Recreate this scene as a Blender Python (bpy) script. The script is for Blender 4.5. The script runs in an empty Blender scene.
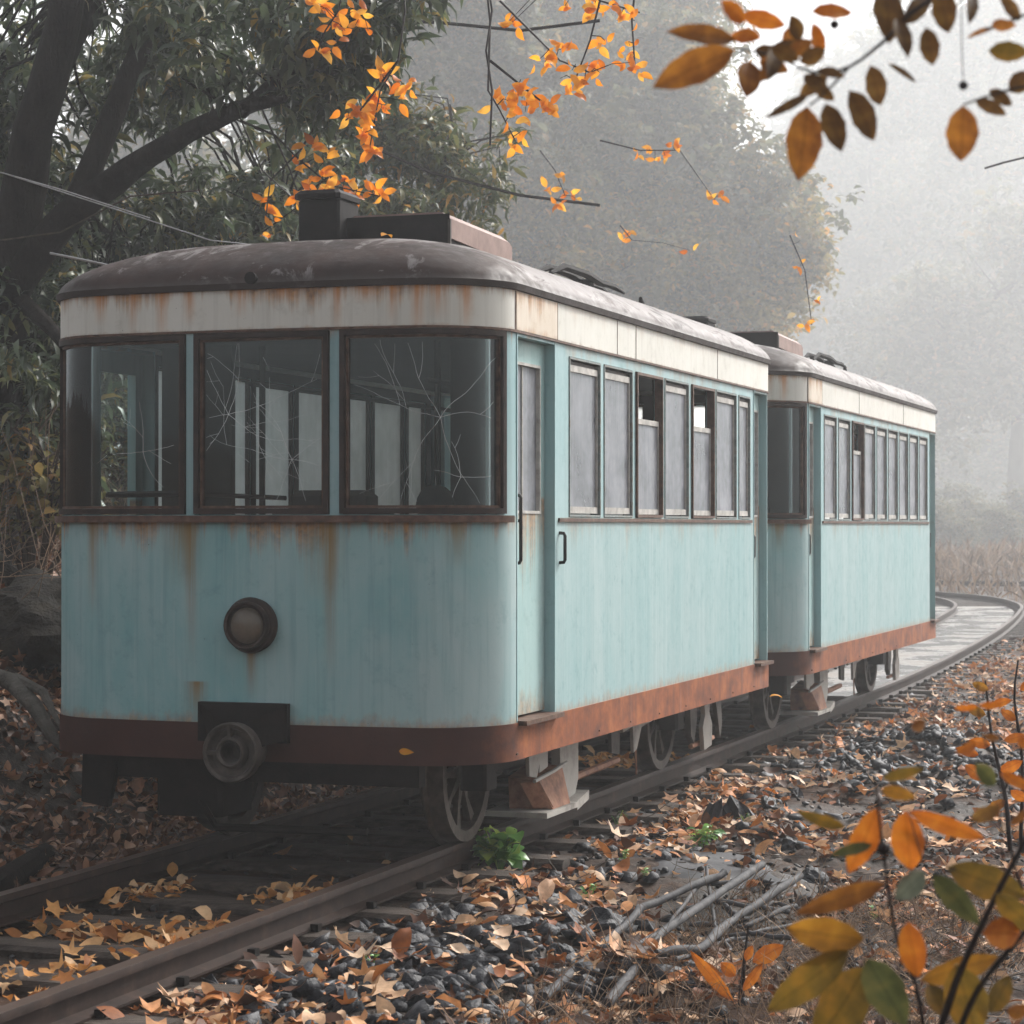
import bpy, math, random
import numpy as np
from mathutils import Vector, Matrix

random.seed(7)
rng = np.random.default_rng(11)
R = math.radians
scene = bpy.context.scene
COL = scene.collection
CAM_H = 1.6
F = 2333.0
A = R(19.04)
CA, SA = math.cos(A), math.sin(A)
OX, OY = -1.187, 11.174            # middle of the first car's front, on the track centre line


def P(px, py, d):
    """a point d metres in front of the viewpoint"""
    return Vector(((px - 512) / F * d, d, CAM_H + (526 - py) / F * d))


def W(u, v, z=0.0):
    """track coordinates (u to the right of the centre line, v along it) to world"""
    return Vector((OX + u * CA + v * SA, OY - u * SA + v * CA, z))


# ------------------------------------------------------------------ tagging
def tag(o, label=None, cat=None, group=None, kind=None):
    if label: o['label'] = label
    if cat: o['category'] = cat
    if group: o['group'] = group
    if kind: o['kind'] = kind
    return o


def empty(name, loc=(0, 0, 0), rotz=0.0):
    o = bpy.data.objects.new(name, None)
    o.empty_display_size = 0.2
    COL.objects.link(o)
    o.location = loc
    o.rotation_euler = (0, 0, rotz)
    return o


# ------------------------------------------------------------------ mesh builder
class MB:
    def __init__(self):
        self.v = []; self.f = []; self.m = []

    def add(self, verts, faces, mi=0):
        o = len(self.v)
        self.v.extend([tuple(p) for p in verts])
        self.f.extend([tuple(i + o for i in f) for f in faces])
        self.m.extend([mi] * len(faces))
        return self

    def box(self, x0, x1, y0, y1, z0, z1, mi=0, M=None):
        vs = [Vector((x, y, z)) for z in (z0, z1) for y in (y0, y1) for x in (x0, x1)]
        if M is not None: vs = [M @ p for p in vs]
        return self.add(vs, [(0, 2, 3, 1), (4, 5, 7, 6), (0, 1, 5, 4), (2, 6, 7, 3), (0, 4, 6, 2), (1, 3, 7, 5)], mi)

    def bbox(self, x0, x1, y0, y1, z0, z1, b=0.01, mi=0, M=None):
        """box with chamfered vertical and top edges"""
        ring = [(x0 + b, y0), (x1 - b, y0), (x1, y0 + b), (x1, y1 - b), (x1 - b, y1), (x0 + b, y1), (x0, y1 - b), (x0, y0 + b)]
        cx, cy = (x0 + x1) / 2, (y0 + y1) / 2
        def sh(r, k): return [(cx + (x - cx) * (1 - k / max(abs(x1 - x0) / 2, 1e-6)), cy + (y - cy) * (1 - k / max(abs(y1 - y0) / 2, 1e-6))) for x, y in r]
        L = [[(x, y, z0) for x, y in ring], [(x, y, z1 - b) for x, y in ring], [(x, y, z1) for x, y in sh(ring, b)]]
        return self.loft(L, mi, M)

    def loft(self, loops, mi=0, M=None, caps=True, closed=True):
        n = len(loops[0])
        vs = [Vector(p) for l in loops for p in l]
        if M is not None: vs = [M @ p for p in vs]
        fs = []
        for k in range(len(loops) - 1):
            for i in range(n if closed else n - 1):
                j = (i + 1) % n
                fs.append((k * n + i, k * n + j, (k + 1) * n + j, (k + 1) * n + i))
        if caps:
            fs.append(tuple(reversed(range(n))))
            fs.append(tuple(range((len(loops) - 1) * n, len(loops) * n)))
        return self.add(vs, fs, mi)

    def tube(self, pts, rads, seg=6, mi=0, caps=True):
        pts = [Vector(p) for p in pts]
        if not hasattr(rads, '__len__'): rads = [rads] * len(pts)
        loops = []
        prev = None
        for i, p in enumerate(pts):
            a = pts[max(i - 1, 0)]; b = pts[min(i + 1, len(pts) - 1)]
            t = (b - a)
            t = t.normalized() if t.length > 1e-9 else Vector((0, 0, 1))
            if prev is None:
                prev = t.orthogonal().normalized()
            n = (prev - t * prev.dot(t))
            n = n.normalized() if n.length > 1e-6 else t.orthogonal().normalized()
            prev = n
            bn = t.cross(n)
            loops.append([p + (n * math.cos(q) + bn * math.sin(q)) * rads[i] for q in [2 * math.pi * k / seg for k in range(seg)]])
        return self.loft(loops, mi, caps=caps)

    def lathe(self, prof, origin=(0, 0, 0), axis='x', seg=28, mi=0, closed_prof=False):
        """prof: list of (along-axis, radius)"""
        ox, oy, oz = origin
        loops = []
        for a, r in prof:
            l = []
            for k in range(seg):
                q = 2 * math.pi * k / seg
                c, s = r * math.cos(q), r * math.sin(q)
                l.append({'x': (ox + a, oy + c, oz + s), 'y': (ox + c, oy + a, oz + s), 'z': (ox + c, oy + s, oz + a)}[axis])
            loops.append(l)
        if closed_prof: loops.append(loops[0])
        return self.loft(loops, mi, caps=not closed_prof)

    def build(self, name, mats, parent=None, smooth=False, bevel=0.0):
        me = bpy.data.meshes.new(name)
        me.from_pydata(self.v, [], self.f)
        if not isinstance(mats, (list, tuple)): mats = [mats]
        for m in mats: me.materials.append(m)
        if len(mats) > 1: me.polygons.foreach_set('material_index', self.m)
        me.validate()
        import bmesh
        bm = bmesh.new(); bm.from_mesh(me)
        bmesh.ops.recalc_face_normals(bm, faces=bm.faces)
        bm.to_mesh(me); bm.free()
        if smooth:
            me.polygons.foreach_set('use_smooth', [True] * len(me.polygons))
            try: me.set_sharp_from_angle(angle=R(smooth if smooth > 1 else 40))
            except Exception: pass
        o = bpy.data.objects.new(name, me)
        COL.objects.link(o)
        if parent: o.parent = parent
        if bevel:
            md = o.modifiers.new('bevel', 'BEVEL'); md.width = bevel; md.segments = 2; md.limit_method = 'ANGLE'; md.angle_limit = R(35)
        return o


def np_mesh(name, verts, tris, mat, smooth=False, midx=None):
    """fast mesh from numpy (all faces same size)"""
    me = bpy.data.meshes.new(name)
    nv, nf, k = len(verts), len(tris), tris.shape[1]
    me.vertices.add(nv); me.vertices.foreach_set('co', np.ascontiguousarray(verts, dtype=np.float32).ravel())
    me.loops.add(nf * k); me.loops.foreach_set('vertex_index', np.ascontiguousarray(tris, dtype=np.int32).ravel())
    me.polygons.add(nf)
    me.polygons.foreach_set('loop_start', np.arange(0, nf * k, k, dtype=np.int32))
    me.polygons.foreach_set('loop_total', np.full(nf, k, dtype=np.int32))
    if not isinstance(mat, (list, tuple)): mat = [mat]
    for m in mat: me.materials.append(m)
    if midx is not None: me.polygons.foreach_set('material_index', np.ascontiguousarray(midx, dtype=np.int32))
    if smooth: me.polygons.foreach_set('use_smooth', np.ones(nf, dtype=bool))
    me.update(calc_edges=True)
    return me


def np_obj(name, verts, tris, mat, parent=None, smooth=False, midx=None):
    me = np_mesh(name, verts, tris, mat, smooth, midx)
    o = bpy.data.objects.new(name, me); COL.objects.link(o)
    if parent: o.parent = parent
    return o


def scatter(tv, tf, pos, Rm, sc):
    """copies of a template; pos (n,3) Rm (n,3,3) sc (n,) or (n,3)"""
    n = len(pos); k = len(tv)
    if sc.ndim == 1: sc = sc[:, None].repeat(3, 1)
    if tv.ndim == 2: V = tv[None, :, :] * sc[:, None, :]
    else: V = tv * sc[:, None, :]
    if tv.ndim == 3: k = tv.shape[1]
    V = np.einsum('nij,nkj->nki', Rm, V) + pos[:, None, :]
    Fc = tf[None, :, :] + (np.arange(n) * k)[:, None, None]
    return V.reshape(-1, 3), Fc.reshape(-1, tf.shape[1])


def rot_zyx(yaw, pitch, roll):
    cy, sy, cp, sp, cr, sr = np.cos(yaw), np.sin(yaw), np.cos(pitch), np.sin(pitch), np.cos(roll), np.sin(roll)
    M = np.empty((len(yaw), 3, 3))
    M[:, 0, 0] = cy * cp; M[:, 0, 1] = cy * sp * sr - sy * cr; M[:, 0, 2] = cy * sp * cr + sy * sr
    M[:, 1, 0] = sy * cp; M[:, 1, 1] = sy * sp * sr + cy * cr; M[:, 1, 2] = sy * sp * cr - cy * sr
    M[:, 2, 0] = -sp; M[:, 2, 1] = cp * sr; M[:, 2, 2] = cp * cr
    return M


def hash2(ix, iy, s=0):
    h = (ix.astype(np.int64) * 374761393 + iy.astype(np.int64) * 668265263 + s * 1274126177) & 0x7fffffff
    h = ((h ^ (h >> 13)) * 1103515245) & 0x7fffffff
    return ((h ^ (h >> 16)) & 0xffff) / 65535.0


def vnoise(x, y, s=0):
    x = np.asarray(x, float); y = np.asarray(y, float)
    ix, iy = np.floor(x), np.floor(y)
    fx, fy = x - ix, y - iy
    fx = fx * fx * (3 - 2 * fx); fy = fy * fy * (3 - 2 * fy)
    a = hash2(ix, iy, s); b = hash2(ix + 1, iy, s); c = hash2(ix, iy + 1, s); d = hash2(ix + 1, iy + 1, s)
    return (a * (1 - fx) + b * fx) * (1 - fy) + (c * (1 - fx) + d * fx) * fy


def sstep(a, b, x):
    t = np.clip((x - a) / (b - a), 0, 1)
    return t * t * (3 - 2 * t)


# ------------------------------------------------------------------ materials
class NT:
    def __init__(self, name):
        self.mat = bpy.data.materials.new(name); self.mat.use_nodes = True
        self.t = self.mat.node_tree; self.t.nodes.clear()
        self.out = self.n('ShaderNodeOutputMaterial')

    def n(self, typ, **kw):
        nd = self.t.nodes.new(typ)
        for k, v in kw.items(): setattr(nd, k, v)
        return nd

    def s(self, sock, val):
        if val is None: return
        if isinstance(val, bpy.types.NodeSocket): self.t.links.new(val, sock)
        else:
            if hasattr(val, '__len__') and len(val) == 3 and sock.type == 'RGBA': val = (*val, 1)
            sock.default_value = val

    def coord(self, which='Object', scale=None):
        c = self.n('ShaderNodeTexCoord').outputs[which]
        if scale is None: return c
        m = self.n('ShaderNodeMapping'); self.s(m.inputs[0], c); m.inputs['Scale'].default_value = scale
        return m.outputs[0]

    def noise(self, vec, scale=5.0, detail=4.0, rough=0.6, dist=0.0):
        nd = self.n('ShaderNodeTexNoise'); self.s(nd.inputs['Vector'], vec)
        nd.inputs['Scale'].default_value = scale; nd.inputs['Detail'].default_value = detail
        nd.inputs['Roughness'].default_value = rough; nd.inputs['Distortion'].default_value = dist
        return nd.outputs['Fac']

    def voro(self, vec, scale=5.0, feature='F1', out='Distance'):
        nd = self.n('ShaderNodeTexVoronoi'); nd.feature = feature
        self.s(nd.inputs['Vector'], vec); nd.inputs['Scale'].default_value = scale
        return nd.outputs[out]

    def ramp(self, fac, stops, interp='LINEAR'):
        nd = self.n('ShaderNodeValToRGB'); self.s(nd.inputs[0], fac)
        cr = nd.color_ramp; cr.interpolation = interp
        while len(cr.elements) > 1: cr.elements.remove(cr.elements[-1])
        for i, (p, c) in enumerate(stops):
            e = cr.elements[0] if i == 0 else cr.elements.new(p)
            e.position = p
            if not hasattr(c, '__len__'): c = (c, c, c)
            e.color = (*c, 1)
        return nd.outputs[0]

    def math(self, op, a, b=None, c=None, clamp=False):
        nd = self.n('ShaderNodeMath', operation=op); nd.use_clamp = clamp
        self.s(nd.inputs[0], a)
        if b is not None: self.s(nd.inputs[1], b)
        if c is not None: self.s(nd.inputs[2], c)
        return nd.outputs[0]

    def rng(self, v, a, b, c=0.0, d=1.0, smooth=False):
        nd = self.n('ShaderNodeMapRange'); nd.clamp = True
        if smooth: nd.interpolation_type = 'SMOOTHSTEP'
        self.s(nd.inputs[0], v)
        for i, q in enumerate((a, b, c, d)): self.s(nd.inputs[i + 1], q)
        return nd.outputs[0]

    def mix(self, fac, a, b, mode='MIX'):
        nd = self.n('ShaderNodeMix', data_type='RGBA', blend_type=mode)
        self.s(nd.inputs[0], fac); self.s(nd.inputs[6], a); self.s(nd.inputs[7], b)
        return nd.outputs[2]

    def sep(self, vec):
        nd = self.n('ShaderNodeSeparateXYZ'); self.s(nd.inputs[0], vec)
        return nd.outputs

    def bump(self, h, strength=0.3, dist=0.01):
        nd = self.n('ShaderNodeBump'); self.s(nd.inputs['Height'], h)
        nd.inputs['Strength'].default_value = strength; nd.inputs['Distance'].default_value = dist
        return nd.outputs[0]

    def bsdf(self, col, rough=0.6, metal=0.0, spec=0.5, normal=None, coat=None):
        b = self.n('ShaderNodeBsdfPrincipled')
        self.s(b.inputs['Base Color'], col); self.s(b.inputs['Roughness'], rough)
        self.s(b.inputs['Metallic'], metal); self.s(b.inputs['Specular IOR Level'], spec)
        if normal is not None: self.s(b.inputs['Normal'], normal)
        if coat: b.inputs['Coat Weight'].default_value = coat
        return b.outputs[0]

    def done(self, shader):
        self.t.links.new(shader, self.out.inputs[0])
        return self.mat


RUST_D = (0.045, 0.022, 0.014); RUST = (0.15, 0.062, 0.018); RUST_O = (0.40, 0.17, 0.03)


def paint_material(name, base, light, dark, top=None, bottom=None, toplen=0.5, botlen=0.12, amount=0.5, side_rust=0.4, sc=10, planks=False, drips=(), dripcol=(0.20, 0.115, 0.03)):
    """old paint: faded patches, vertical dirt streaks, rust running down from z=top and creeping up from z=bottom"""
    t = NT(name)
    c = t.coord('Object')
    big = t.noise(t.coord('Object', (1.7, 1.7, .7)), 1.0, 5, 0.6, 0.4)
    col = t.mix(t.rng(big, 0.35, 0.68), base, light)
    fine = t.noise(t.coord('Object', (26, 26, 0.9)), 1.0, 4, 0.6)
    col = t.mix(t.rng(fine, 0.50, 0.72, 0, 0.32), col, dark)
    fine2 = t.noise(t.coord('Object', (60, 60, 1.6)), 1.0, 3, 0.6)
    col = t.mix(t.rng(fine2, 0.56, 0.75, 0, 0.34), col, light)
    blot = t.noise(c, 9, 6, 0.75)
    col = t.mix(t.rng(t.sep(c)[1], 0.25, 0.9, 0, 0.45), col, light)
    col = t.mix(t.rng(blot, 0.55, 0.72, 0, 0.30), col, dark)
    xyz = t.sep(c)
    z = xyz[2]
    streak = t.noise(t.coord('Object', (sc, sc, 0.35)), 1.0, 5, 0.7)
    spot = t.noise(t.coord('Object', (4.3, 4.3, 0.1)), 1.0, 2, 0.5)
    rust_col = t.mix(t.rng(t.noise(c, 30, 4), 0.35, 0.65), RUST, RUST_O)
    if top is not None:
        near = t.rng(z, top - toplen, top)
        near = t.math('POWER', near, 1.6)
        m = t.math('ADD', t.math('MULTIPLY', near, 0.36), t.math('ADD', t.math('MULTIPLY', streak, 0.55), t.math('MULTIPLY', spot, 0.5)))
        m = t.rng(m, 0.83 - 0.12 * amount, 0.98 - 0.08 * amount)
        m = t.math('MULTIPLY', m, t.rng(near, 0.0, 0.25))
        m = t.math('MULTIPLY', m, t.rng(z, top + .05, top + .03))
        m = t.math('MULTIPLY', m, t.rng(xyz[1], .35, .75, 1.0, side_rust))
        col = t.mix(t.math('MULTIPLY', m, 0.85), col, rust_col)
    for x0, zt, ln, wd in drips:
        g = t.math('SUBTRACT', xyz[0], t.math('ADD', x0 - .02, t.math('MULTIPLY', t.noise(t.coord('Object', (3, 3, 1.3)), 1.0, 2), .04)))
        g = t.rng(t.math('ABSOLUTE', g), wd, 0.0, 0, 1, True)
        f = t.math('MULTIPLY', t.rng(z, zt - ln, zt), t.rng(z, zt + .01, zt))
        f = t.math('MULTIPLY', t.math('MULTIPLY', g, f), t.rng(xyz[1], .5, .3))
        f = t.math('MULTIPLY', f, t.rng(fine2, .3, .55, .35, 1.0))
        col = t.mix(t.math('MULTIPLY', f, 0.9), col, dripcol)
    if bottom is not None:
        nearb = t.rng(z, bottom + botlen, bottom)
        m2 = t.math('ADD', t.math('MULTIPLY', nearb, 0.5), t.math('MULTIPLY', t.noise(t.coord('Object', (14, 14, 6)), 1.0, 5, 0.7), 0.6))
        m2 = t.rng(m2, 0.55, 0.85)
        col = t.mix(t.math('MULTIPLY', m2, 0.75), col, rust_col)
    if planks:
        fr_ = t.math('FRACT', t.math('MULTIPLY', xyz[1], 23.0))
        gr = t.math('MULTIPLY', t.rng(t.math('ABSOLUTE', t.math('SUBTRACT', fr_, 0.5)), 0.06, 0.0), t.rng(xyz[1], .5, .9))
        pv = t.n('ShaderNodeTexWhiteNoise', noise_dimensions='1D'); t.s(pv.inputs['W'], t.math('FLOOR', t.math('ADD', t.math('MULTIPLY', xyz[1], 23.0), 0.5)))
        col = t.mix(t.math('MULTIPLY', gr, 0.22), col, dark)
        col = t.mix(t.math('MULTIPLY', t.math('MULTIPLY', pv.outputs['Value'], 0.16), t.rng(xyz[1], .5, .9)), col, dark)
    chips = t.noise(c, 38, 3, 0.8)
    col = t.mix(t.rng(chips, 0.735, 0.76), col, RUST_D)
    h = t.math('ADD', t.math('MULTIPLY', t.noise(c, 3, 3), 0.8), t.math('MULTIPLY', chips, 0.15))
    return t.done(t.bsdf(col, t.rng(blot, 0.3, 0.7, 0.42, 0.7), 0, 0.25, t.bump(h, 0.25, 0.012)))


M = {}
M['turq'] = paint_material('turquoise_paint', (0.165, 0.335, 0.345), (0.32, 0.42, 0.422), (0.09, 0.19, 0.205), top=1.66, bottom=0.64, toplen=0.42, botlen=0.14, amount=0.62, planks=True, sc=17,
                           drips=((-.30, 1.64, .75, .045), (.43, 1.64, .80, .05), (-.34, 1.64, .35, .14), (.40, 1.64, .4, .15), (1.02, 1.64, .25, .08), (-.85, 1.64, .5, .05), (.03, 1.02, .25, .05), (-.27, .85, .2, .09)))
M['turq_trim'] = paint_material('turquoise_trim', (0.19, 0.34, 0.36), (0.30, 0.42, 0.43), (0.10, 0.17, 0.165), top=2.53, toplen=0.4, amount=0.2)
M['turq_door'] = paint_material('turquoise_door', (0.23, 0.385, 0.38), (0.33, 0.45, 0.44), (0.14, 0.22, 0.21), top=1.7, bottom=0.66, toplen=1.0, botlen=0.3, amount=0.9, side_rust=.9, sc=14)
M['cream'] = paint_material('cream_paint', (0.50, 0.49, 0.44), (0.58, 0.57, 0.52), (0.22, 0.20, 0.17), top=2.74, bottom=2.52, toplen=0.24, botlen=0.05, amount=0.7, side_rust=.25, sc=20, dripcol=(0.42, 0.15, 0.02),
                            drips=tuple((x, 2.735, l, w) for x, l, w in ((-.80, .16, .05), (-.62, .22, .035), (-.46, .26, .045), (-.31, .18, .05), (-.03, .15, .05), (.20, .09, .09), (.46, .22, .04), (.60, .10, .09), (.74, .2, .04), (.86, .28, .05), (.95, .18, .06), (1.06, .24, .04))))

M['cream_rusty'] = paint_material('rusted_cream_paint', (0.50, 0.42, 0.33), (0.56, 0.50, 0.42), (0.30, 0.17, 0.07), top=2.74, bottom=2.52, toplen=0.24, botlen=0.08, amount=1.6, side_rust=1.0, sc=16)


def mk_skirt():
    t = NT('rusty_skirt')
    c = t.coord('Object'); xyz = t.sep(c)
    n = t.noise(c, 5, 6, 0.7); st = t.noise(t.coord('Object', (16, 16, 2)), 1, 4)
    col = t.ramp(n, [(0.28, (0.07, 0.024, 0.018)), (0.5, (0.20, 0.060, 0.022)), (0.72, (0.34, 0.115, 0.038))])
    col = t.mix(t.rng(st, 0.5, 0.75, 0, 0.6), col, (0.10, 0.04, 0.028))
    st2 = t.noise(t.coord('Object', (9, 9, 0.6)), 1, 4)
    col = t.mix(t.rng(st2, 0.58, 0.75, 0, 0.5), col, (0.25, 0.14, 0.11))
    front = t.rng(t.math('ADD', xyz[1], t.math('MULTIPLY', n, 0.3)), 0.62, 0.25)
    col = t.mix(front, col, t.mix(n, (0.022, 0.008, 0.006), (0.065, 0.024, 0.017)))
    return t.done(t.bsdf(col, 0.65, 0, 0.15, t.bump(t.noise(c, 60, 4), 0.25, 0.004)))


M['skirt'] = mk_skirt()


def mk_roof():
    t = NT('weathered_roof')
    c = t.coord('Object'); xyz = t.sep(c)
    n = t.noise(c, 2.2, 6, 0.65); n2 = t.noise(c, 14, 5, 0.7)
    col = t.ramp(n, [(0.3, (0.012, 0.008, 0.008)), (0.55, (0.032, 0.018, 0.015)), (0.8, (0.065, 0.036, 0.029))])
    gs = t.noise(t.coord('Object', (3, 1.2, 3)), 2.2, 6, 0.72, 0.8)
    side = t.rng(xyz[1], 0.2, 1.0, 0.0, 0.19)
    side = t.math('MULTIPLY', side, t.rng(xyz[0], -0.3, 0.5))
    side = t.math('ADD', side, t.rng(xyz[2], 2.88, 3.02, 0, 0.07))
    peel_sheen = t.rng(t.math('ADD', gs, side), 0.59, 0.66)  # paler right side: peeling paint plus wet sky reflection put into the colour
    col = t.mix(t.math('MULTIPLY', peel_sheen, 0.8), col, t.mix(n2, (0.11, 0.10, 0.098), (0.25, 0.23, 0.225)))
    low = t.rng(xyz[2], 2.80, 2.76)
    col = t.mix(t.math('MULTIPLY', low, 0.8), col, (0.04, 0.032, 0.03))
    return t.done(t.bsdf(col, t.rng(n2, 0.3, 0.7, 0.42, 0.75), 0, 0.12, t.bump(t.noise(c, 22, 5), 0.3, 0.008)))


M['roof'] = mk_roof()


def simple(name, c0, c1, scale=8, rough=0.7, metal=0.0, bump=0.3, dist=0.005, spec=0.16, stretch=None, c2=None):
    t = NT(name)
    c = t.coord('Object', stretch) if stretch else t.coord('Object')
    n = t.noise(c, scale, 6, 0.65)
    stops = [(0.32, c0), (0.68, c1)] if c2 is None else [(0.3, c0), (0.5, c1), (0.72, c2)]
    col = t.ramp(n, stops)
    return t.done(t.bsdf(col, rough, metal, spec, t.bump(t.noise(c, scale * 5, 4), bump, dist)))


M['frame_grey'] = simple('greyed_frame', (0.10, 0.12, 0.12), (0.21, 0.24, 0.235), 16, 0.6, c2=(0.16, 0.12, 0.09))
M['reflector'] = simple('old_reflector', (0.5, 0.46, 0.40), (0.75, 0.70, 0.62), 20, 0.25, 0.2)
M['frame_brown'] = simple('rusty_frame', (0.03, 0.018, 0.013), (0.085, 0.045, 0.03), 20, 0.55, c2=(0.15, 0.09, 0.06))
M['rubber'] = simple('perished_rubber', (0.009, 0.007, 0.006), (0.036, 0.020, 0.015), 14, 0.6)
M['sash'] = simple('sash_paint', (0.25, 0.24, 0.22), (0.50, 0.48, 0.45), 14, 0.6)
M['black_iron'] = simple('black_iron', (0.004, 0.0035, 0.0035), (0.013, 0.010, 0.009), 12, 0.6, 0.0, spec=0.08)
M['grey_iron'] = simple('grey_iron', (0.02, 0.017, 0.015), (0.085, 0.072, 0.062), 9, 0.55, 0.1)
M['pale_iron'] = simple('pale_painted_iron', (0.17, 0.155, 0.14), (0.36, 0.34, 0.31), 5, 0.6, c2=(0.42, 0.40, 0.37))
M['rust_plate'] = simple('rust_plate', (0.10, 0.05, 0.035), (0.27, 0.13, 0.08), 9, 0.7, c2=(0.36, 0.20, 0.13))
M['wheel'] = simple('wheel_iron', (0.022, 0.018, 0.015), (0.085, 0.068, 0.056), 10, 0.5, 0.2)
M['box_dark'] = simple('roof_box_dark', (0.005, 0.0045, 0.005), (0.014, 0.012, 0.012), 8, 0.7, spec=0.08)
M['box_top'] = simple('roof_box_brown', (0.16, 0.10, 0.085), (0.26, 0.175, 0.15), 6, 0.6)
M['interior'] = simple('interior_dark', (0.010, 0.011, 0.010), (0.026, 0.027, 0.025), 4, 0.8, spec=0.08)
M['interior_wood'] = simple('interior_seat', (0.02, 0.014, 0.01), (0.06, 0.04, 0.03), 6, 0.7)
M['handle'] = simple('handle_iron', (0.01, 0.01, 0.01), (0.03, 0.025, 0.022), 20, 0.35, 0.6)
M['crack'] = simple('crack_edge', (0.55, 0.58, 0.58), (0.75, 0.77, 0.77), 20, 0.3)
M['wire'] = simple('wire_metal', (0.25, 0.25, 0.25), (0.4, 0.4, 0.4), 20, 0.3, 0.6)


def mk_glass(name, tint, clear, dustcol, dust, rough=0.03, thru=0.0):
    """clear share, streaky film of dust (painted-in brightness on the left panes), mirror coat"""
    t = NT(name)
    c = t.coord('Object')
    tr = t.n('ShaderNodeBsdfTransparent'); tr.inputs[0].default_value = (*tint, 1)
    gl = t.n('ShaderNodeBsdfGlossy'); gl.inputs['Roughness'].default_value = rough; gl.inputs['Color'].default_value = (0.6, 0.65, 0.67, 1)
    lw = t.n('ShaderNodeFresnel'); lw.inputs['IOR'].default_value = 1.5
    gm = t.n('ShaderNodeMixShader'); t.s(gm.inputs[0], t.math('ADD', lw.outputs[0], 0.0)); t.t.links.new(tr.outputs[0], gm.inputs[1]); t.t.links.new(gl.outputs[0], gm.inputs[2])
    df = t.n('ShaderNodeBsdfDiffuse')
    n = t.noise(c, 3.2, 5, 0.6); st = t.noise(t.coord('Object', (30, 30, 1.2)), 1, 4)
    t.s(df.inputs[0], t.mix(n, dustcol, tuple(min(1, q * 1.35) for q in dustcol)))
    fac = t.math('ADD', t.rng(n, 0.35, 0.7, dust[0], dust[1]), t.rng(st, 0.5, 0.8, 0, dust[2]), clamp=True)
    tl = t.n('ShaderNodeBsdfTranslucent'); t.s(tl.inputs[0], tuple(min(1, q * 2.2) for q in dustcol))
    m3 = t.n('ShaderNodeMixShader'); m3.inputs[0].default_value = thru; t.t.links.new(df.outputs[0], m3.inputs[1]); t.t.links.new(tl.outputs[0], m3.inputs[2])
    m2 = t.n('ShaderNodeMixShader'); t.s(m2.inputs[0], fac); t.t.links.new(gm.outputs[0], m2.inputs[1]); t.t.links.new(m3.outputs[0], m2.inputs[2])
    return t.done(m2.outputs[0])


M['glass_front'] = mk_glass('windscreen_glass', (0.86, 0.92, 0.91), 0.8, (0.20, 0.23, 0.23), (0.0, 0.035, 0.05))
M['glass_side'] = mk_glass('dusty_side_glass', (0.6, 0.65, 0.66), 0.4, (0.26, 0.27, 0.29), (0.40, 0.95, 0.2), 0.10)
M['glass_left'] = mk_glass('hazed_left_glass', (0.7, 0.8, 0.78), 0.7, (0.47, 0.49, 0.475), (0.65, 0.92, 0.1), 0.08, 0.85)  # pale film paints in the brightness of the hazy forest behind these panes
M['lens'] = mk_glass('lamp_lens', (0.7, 0.66, 0.6), 0.5, (0.30, 0.26, 0.22), (0.05, 0.22, 0.1), 0.1)


def leaf_material(name, stops, rough=0.55, trans=0.35, vary=0.25, spec=0.35):
    t = NT(name)
    g = t.n('ShaderNodeNewGeometry')
    col = t.ramp(g.outputs['Random Per Island'], stops)
    n = t.noise(t.coord('Object'), 28, 3, 0.6)
    col = t.mix(t.rng(n, 0.3, 0.7, 0, vary), col, tuple(q * 0.35 for q in stops[0][1]))
    b = t.bsdf(col, rough, 0, spec)
    tl = t.n('ShaderNodeBsdfTranslucent'); t.s(tl.inputs[0], col)
    m = t.n('ShaderNodeMixShader'); m.inputs[0].default_value = trans
    t.t.links.new(b, m.inputs[1]); t.t.links.new(tl.outputs[0], m.inputs[2])
    return t.done(m.outputs[0])


M['leaf_dark'] = leaf_material('dark_evergreen_leaf', [(0.0, (0.030, 0.045, 0.026)), (0.45, (0.055, 0.080, 0.042)), (0.8, (0.10, 0.13, 0.07)), (0.95, (0.17, 0.18, 0.07)), (1.0, (0.3, 0.2, 0.05))], 0.42, 0.35, 0.2, 0.5)
M['leaf_mid'] = leaf_material('mid_green_leaf', [(0.0, (0.055, 0.072, 0.035)), (0.6, (0.105, 0.125, 0.055)), (0.88, (0.19, 0.17, 0.06)), (1.0, (0.42, 0.22, 0.05))], 0.5, 0.4)
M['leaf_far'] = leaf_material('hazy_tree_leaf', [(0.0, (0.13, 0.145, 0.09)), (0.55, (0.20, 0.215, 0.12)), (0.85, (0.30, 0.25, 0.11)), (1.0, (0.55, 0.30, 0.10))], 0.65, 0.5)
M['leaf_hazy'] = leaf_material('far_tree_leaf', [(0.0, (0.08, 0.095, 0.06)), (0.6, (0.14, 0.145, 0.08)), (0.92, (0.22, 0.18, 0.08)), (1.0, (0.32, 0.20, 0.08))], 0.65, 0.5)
M['leaf_yellow'] = leaf_material('yellowing_leaf', [(0.0, (0.12, 0.12, 0.05)), (0.5, (0.24, 0.21, 0.08)), (0.85, (0.38, 0.26, 0.08)), (1.0, (0.60, 0.28, 0.06))], 0.6, 0.5)
M['leaf_orange'] = leaf_material('orange_leaf', [(0.0, (0.55, 0.13, 0.006)), (0.25, (0.82, 0.26, 0.012)), (0.6, (0.92, 0.40, 0.03)), (0.88, (0.95, 0.52, 0.07)), (1.0, (0.35, 0.10, 0.01))], 0.5, 0.5, 0.12)
M['litter'] = leaf_material('leaf_litter', [(0.0, (0.035, 0.016, 0.010)), (0.18, (0.09, 0.036, 0.018)), (0.36, (0.26, 0.08, 0.022)), (0.52, (0.48, 0.18, 0.05)), (0.68, (0.60, 0.33, 0.16)), (0.90, (0.68, 0.50, 0.35)), (1.0, (0.68, 0.20, 0.02))], 0.62, 0.2, 0.45, 0.2)
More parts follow.
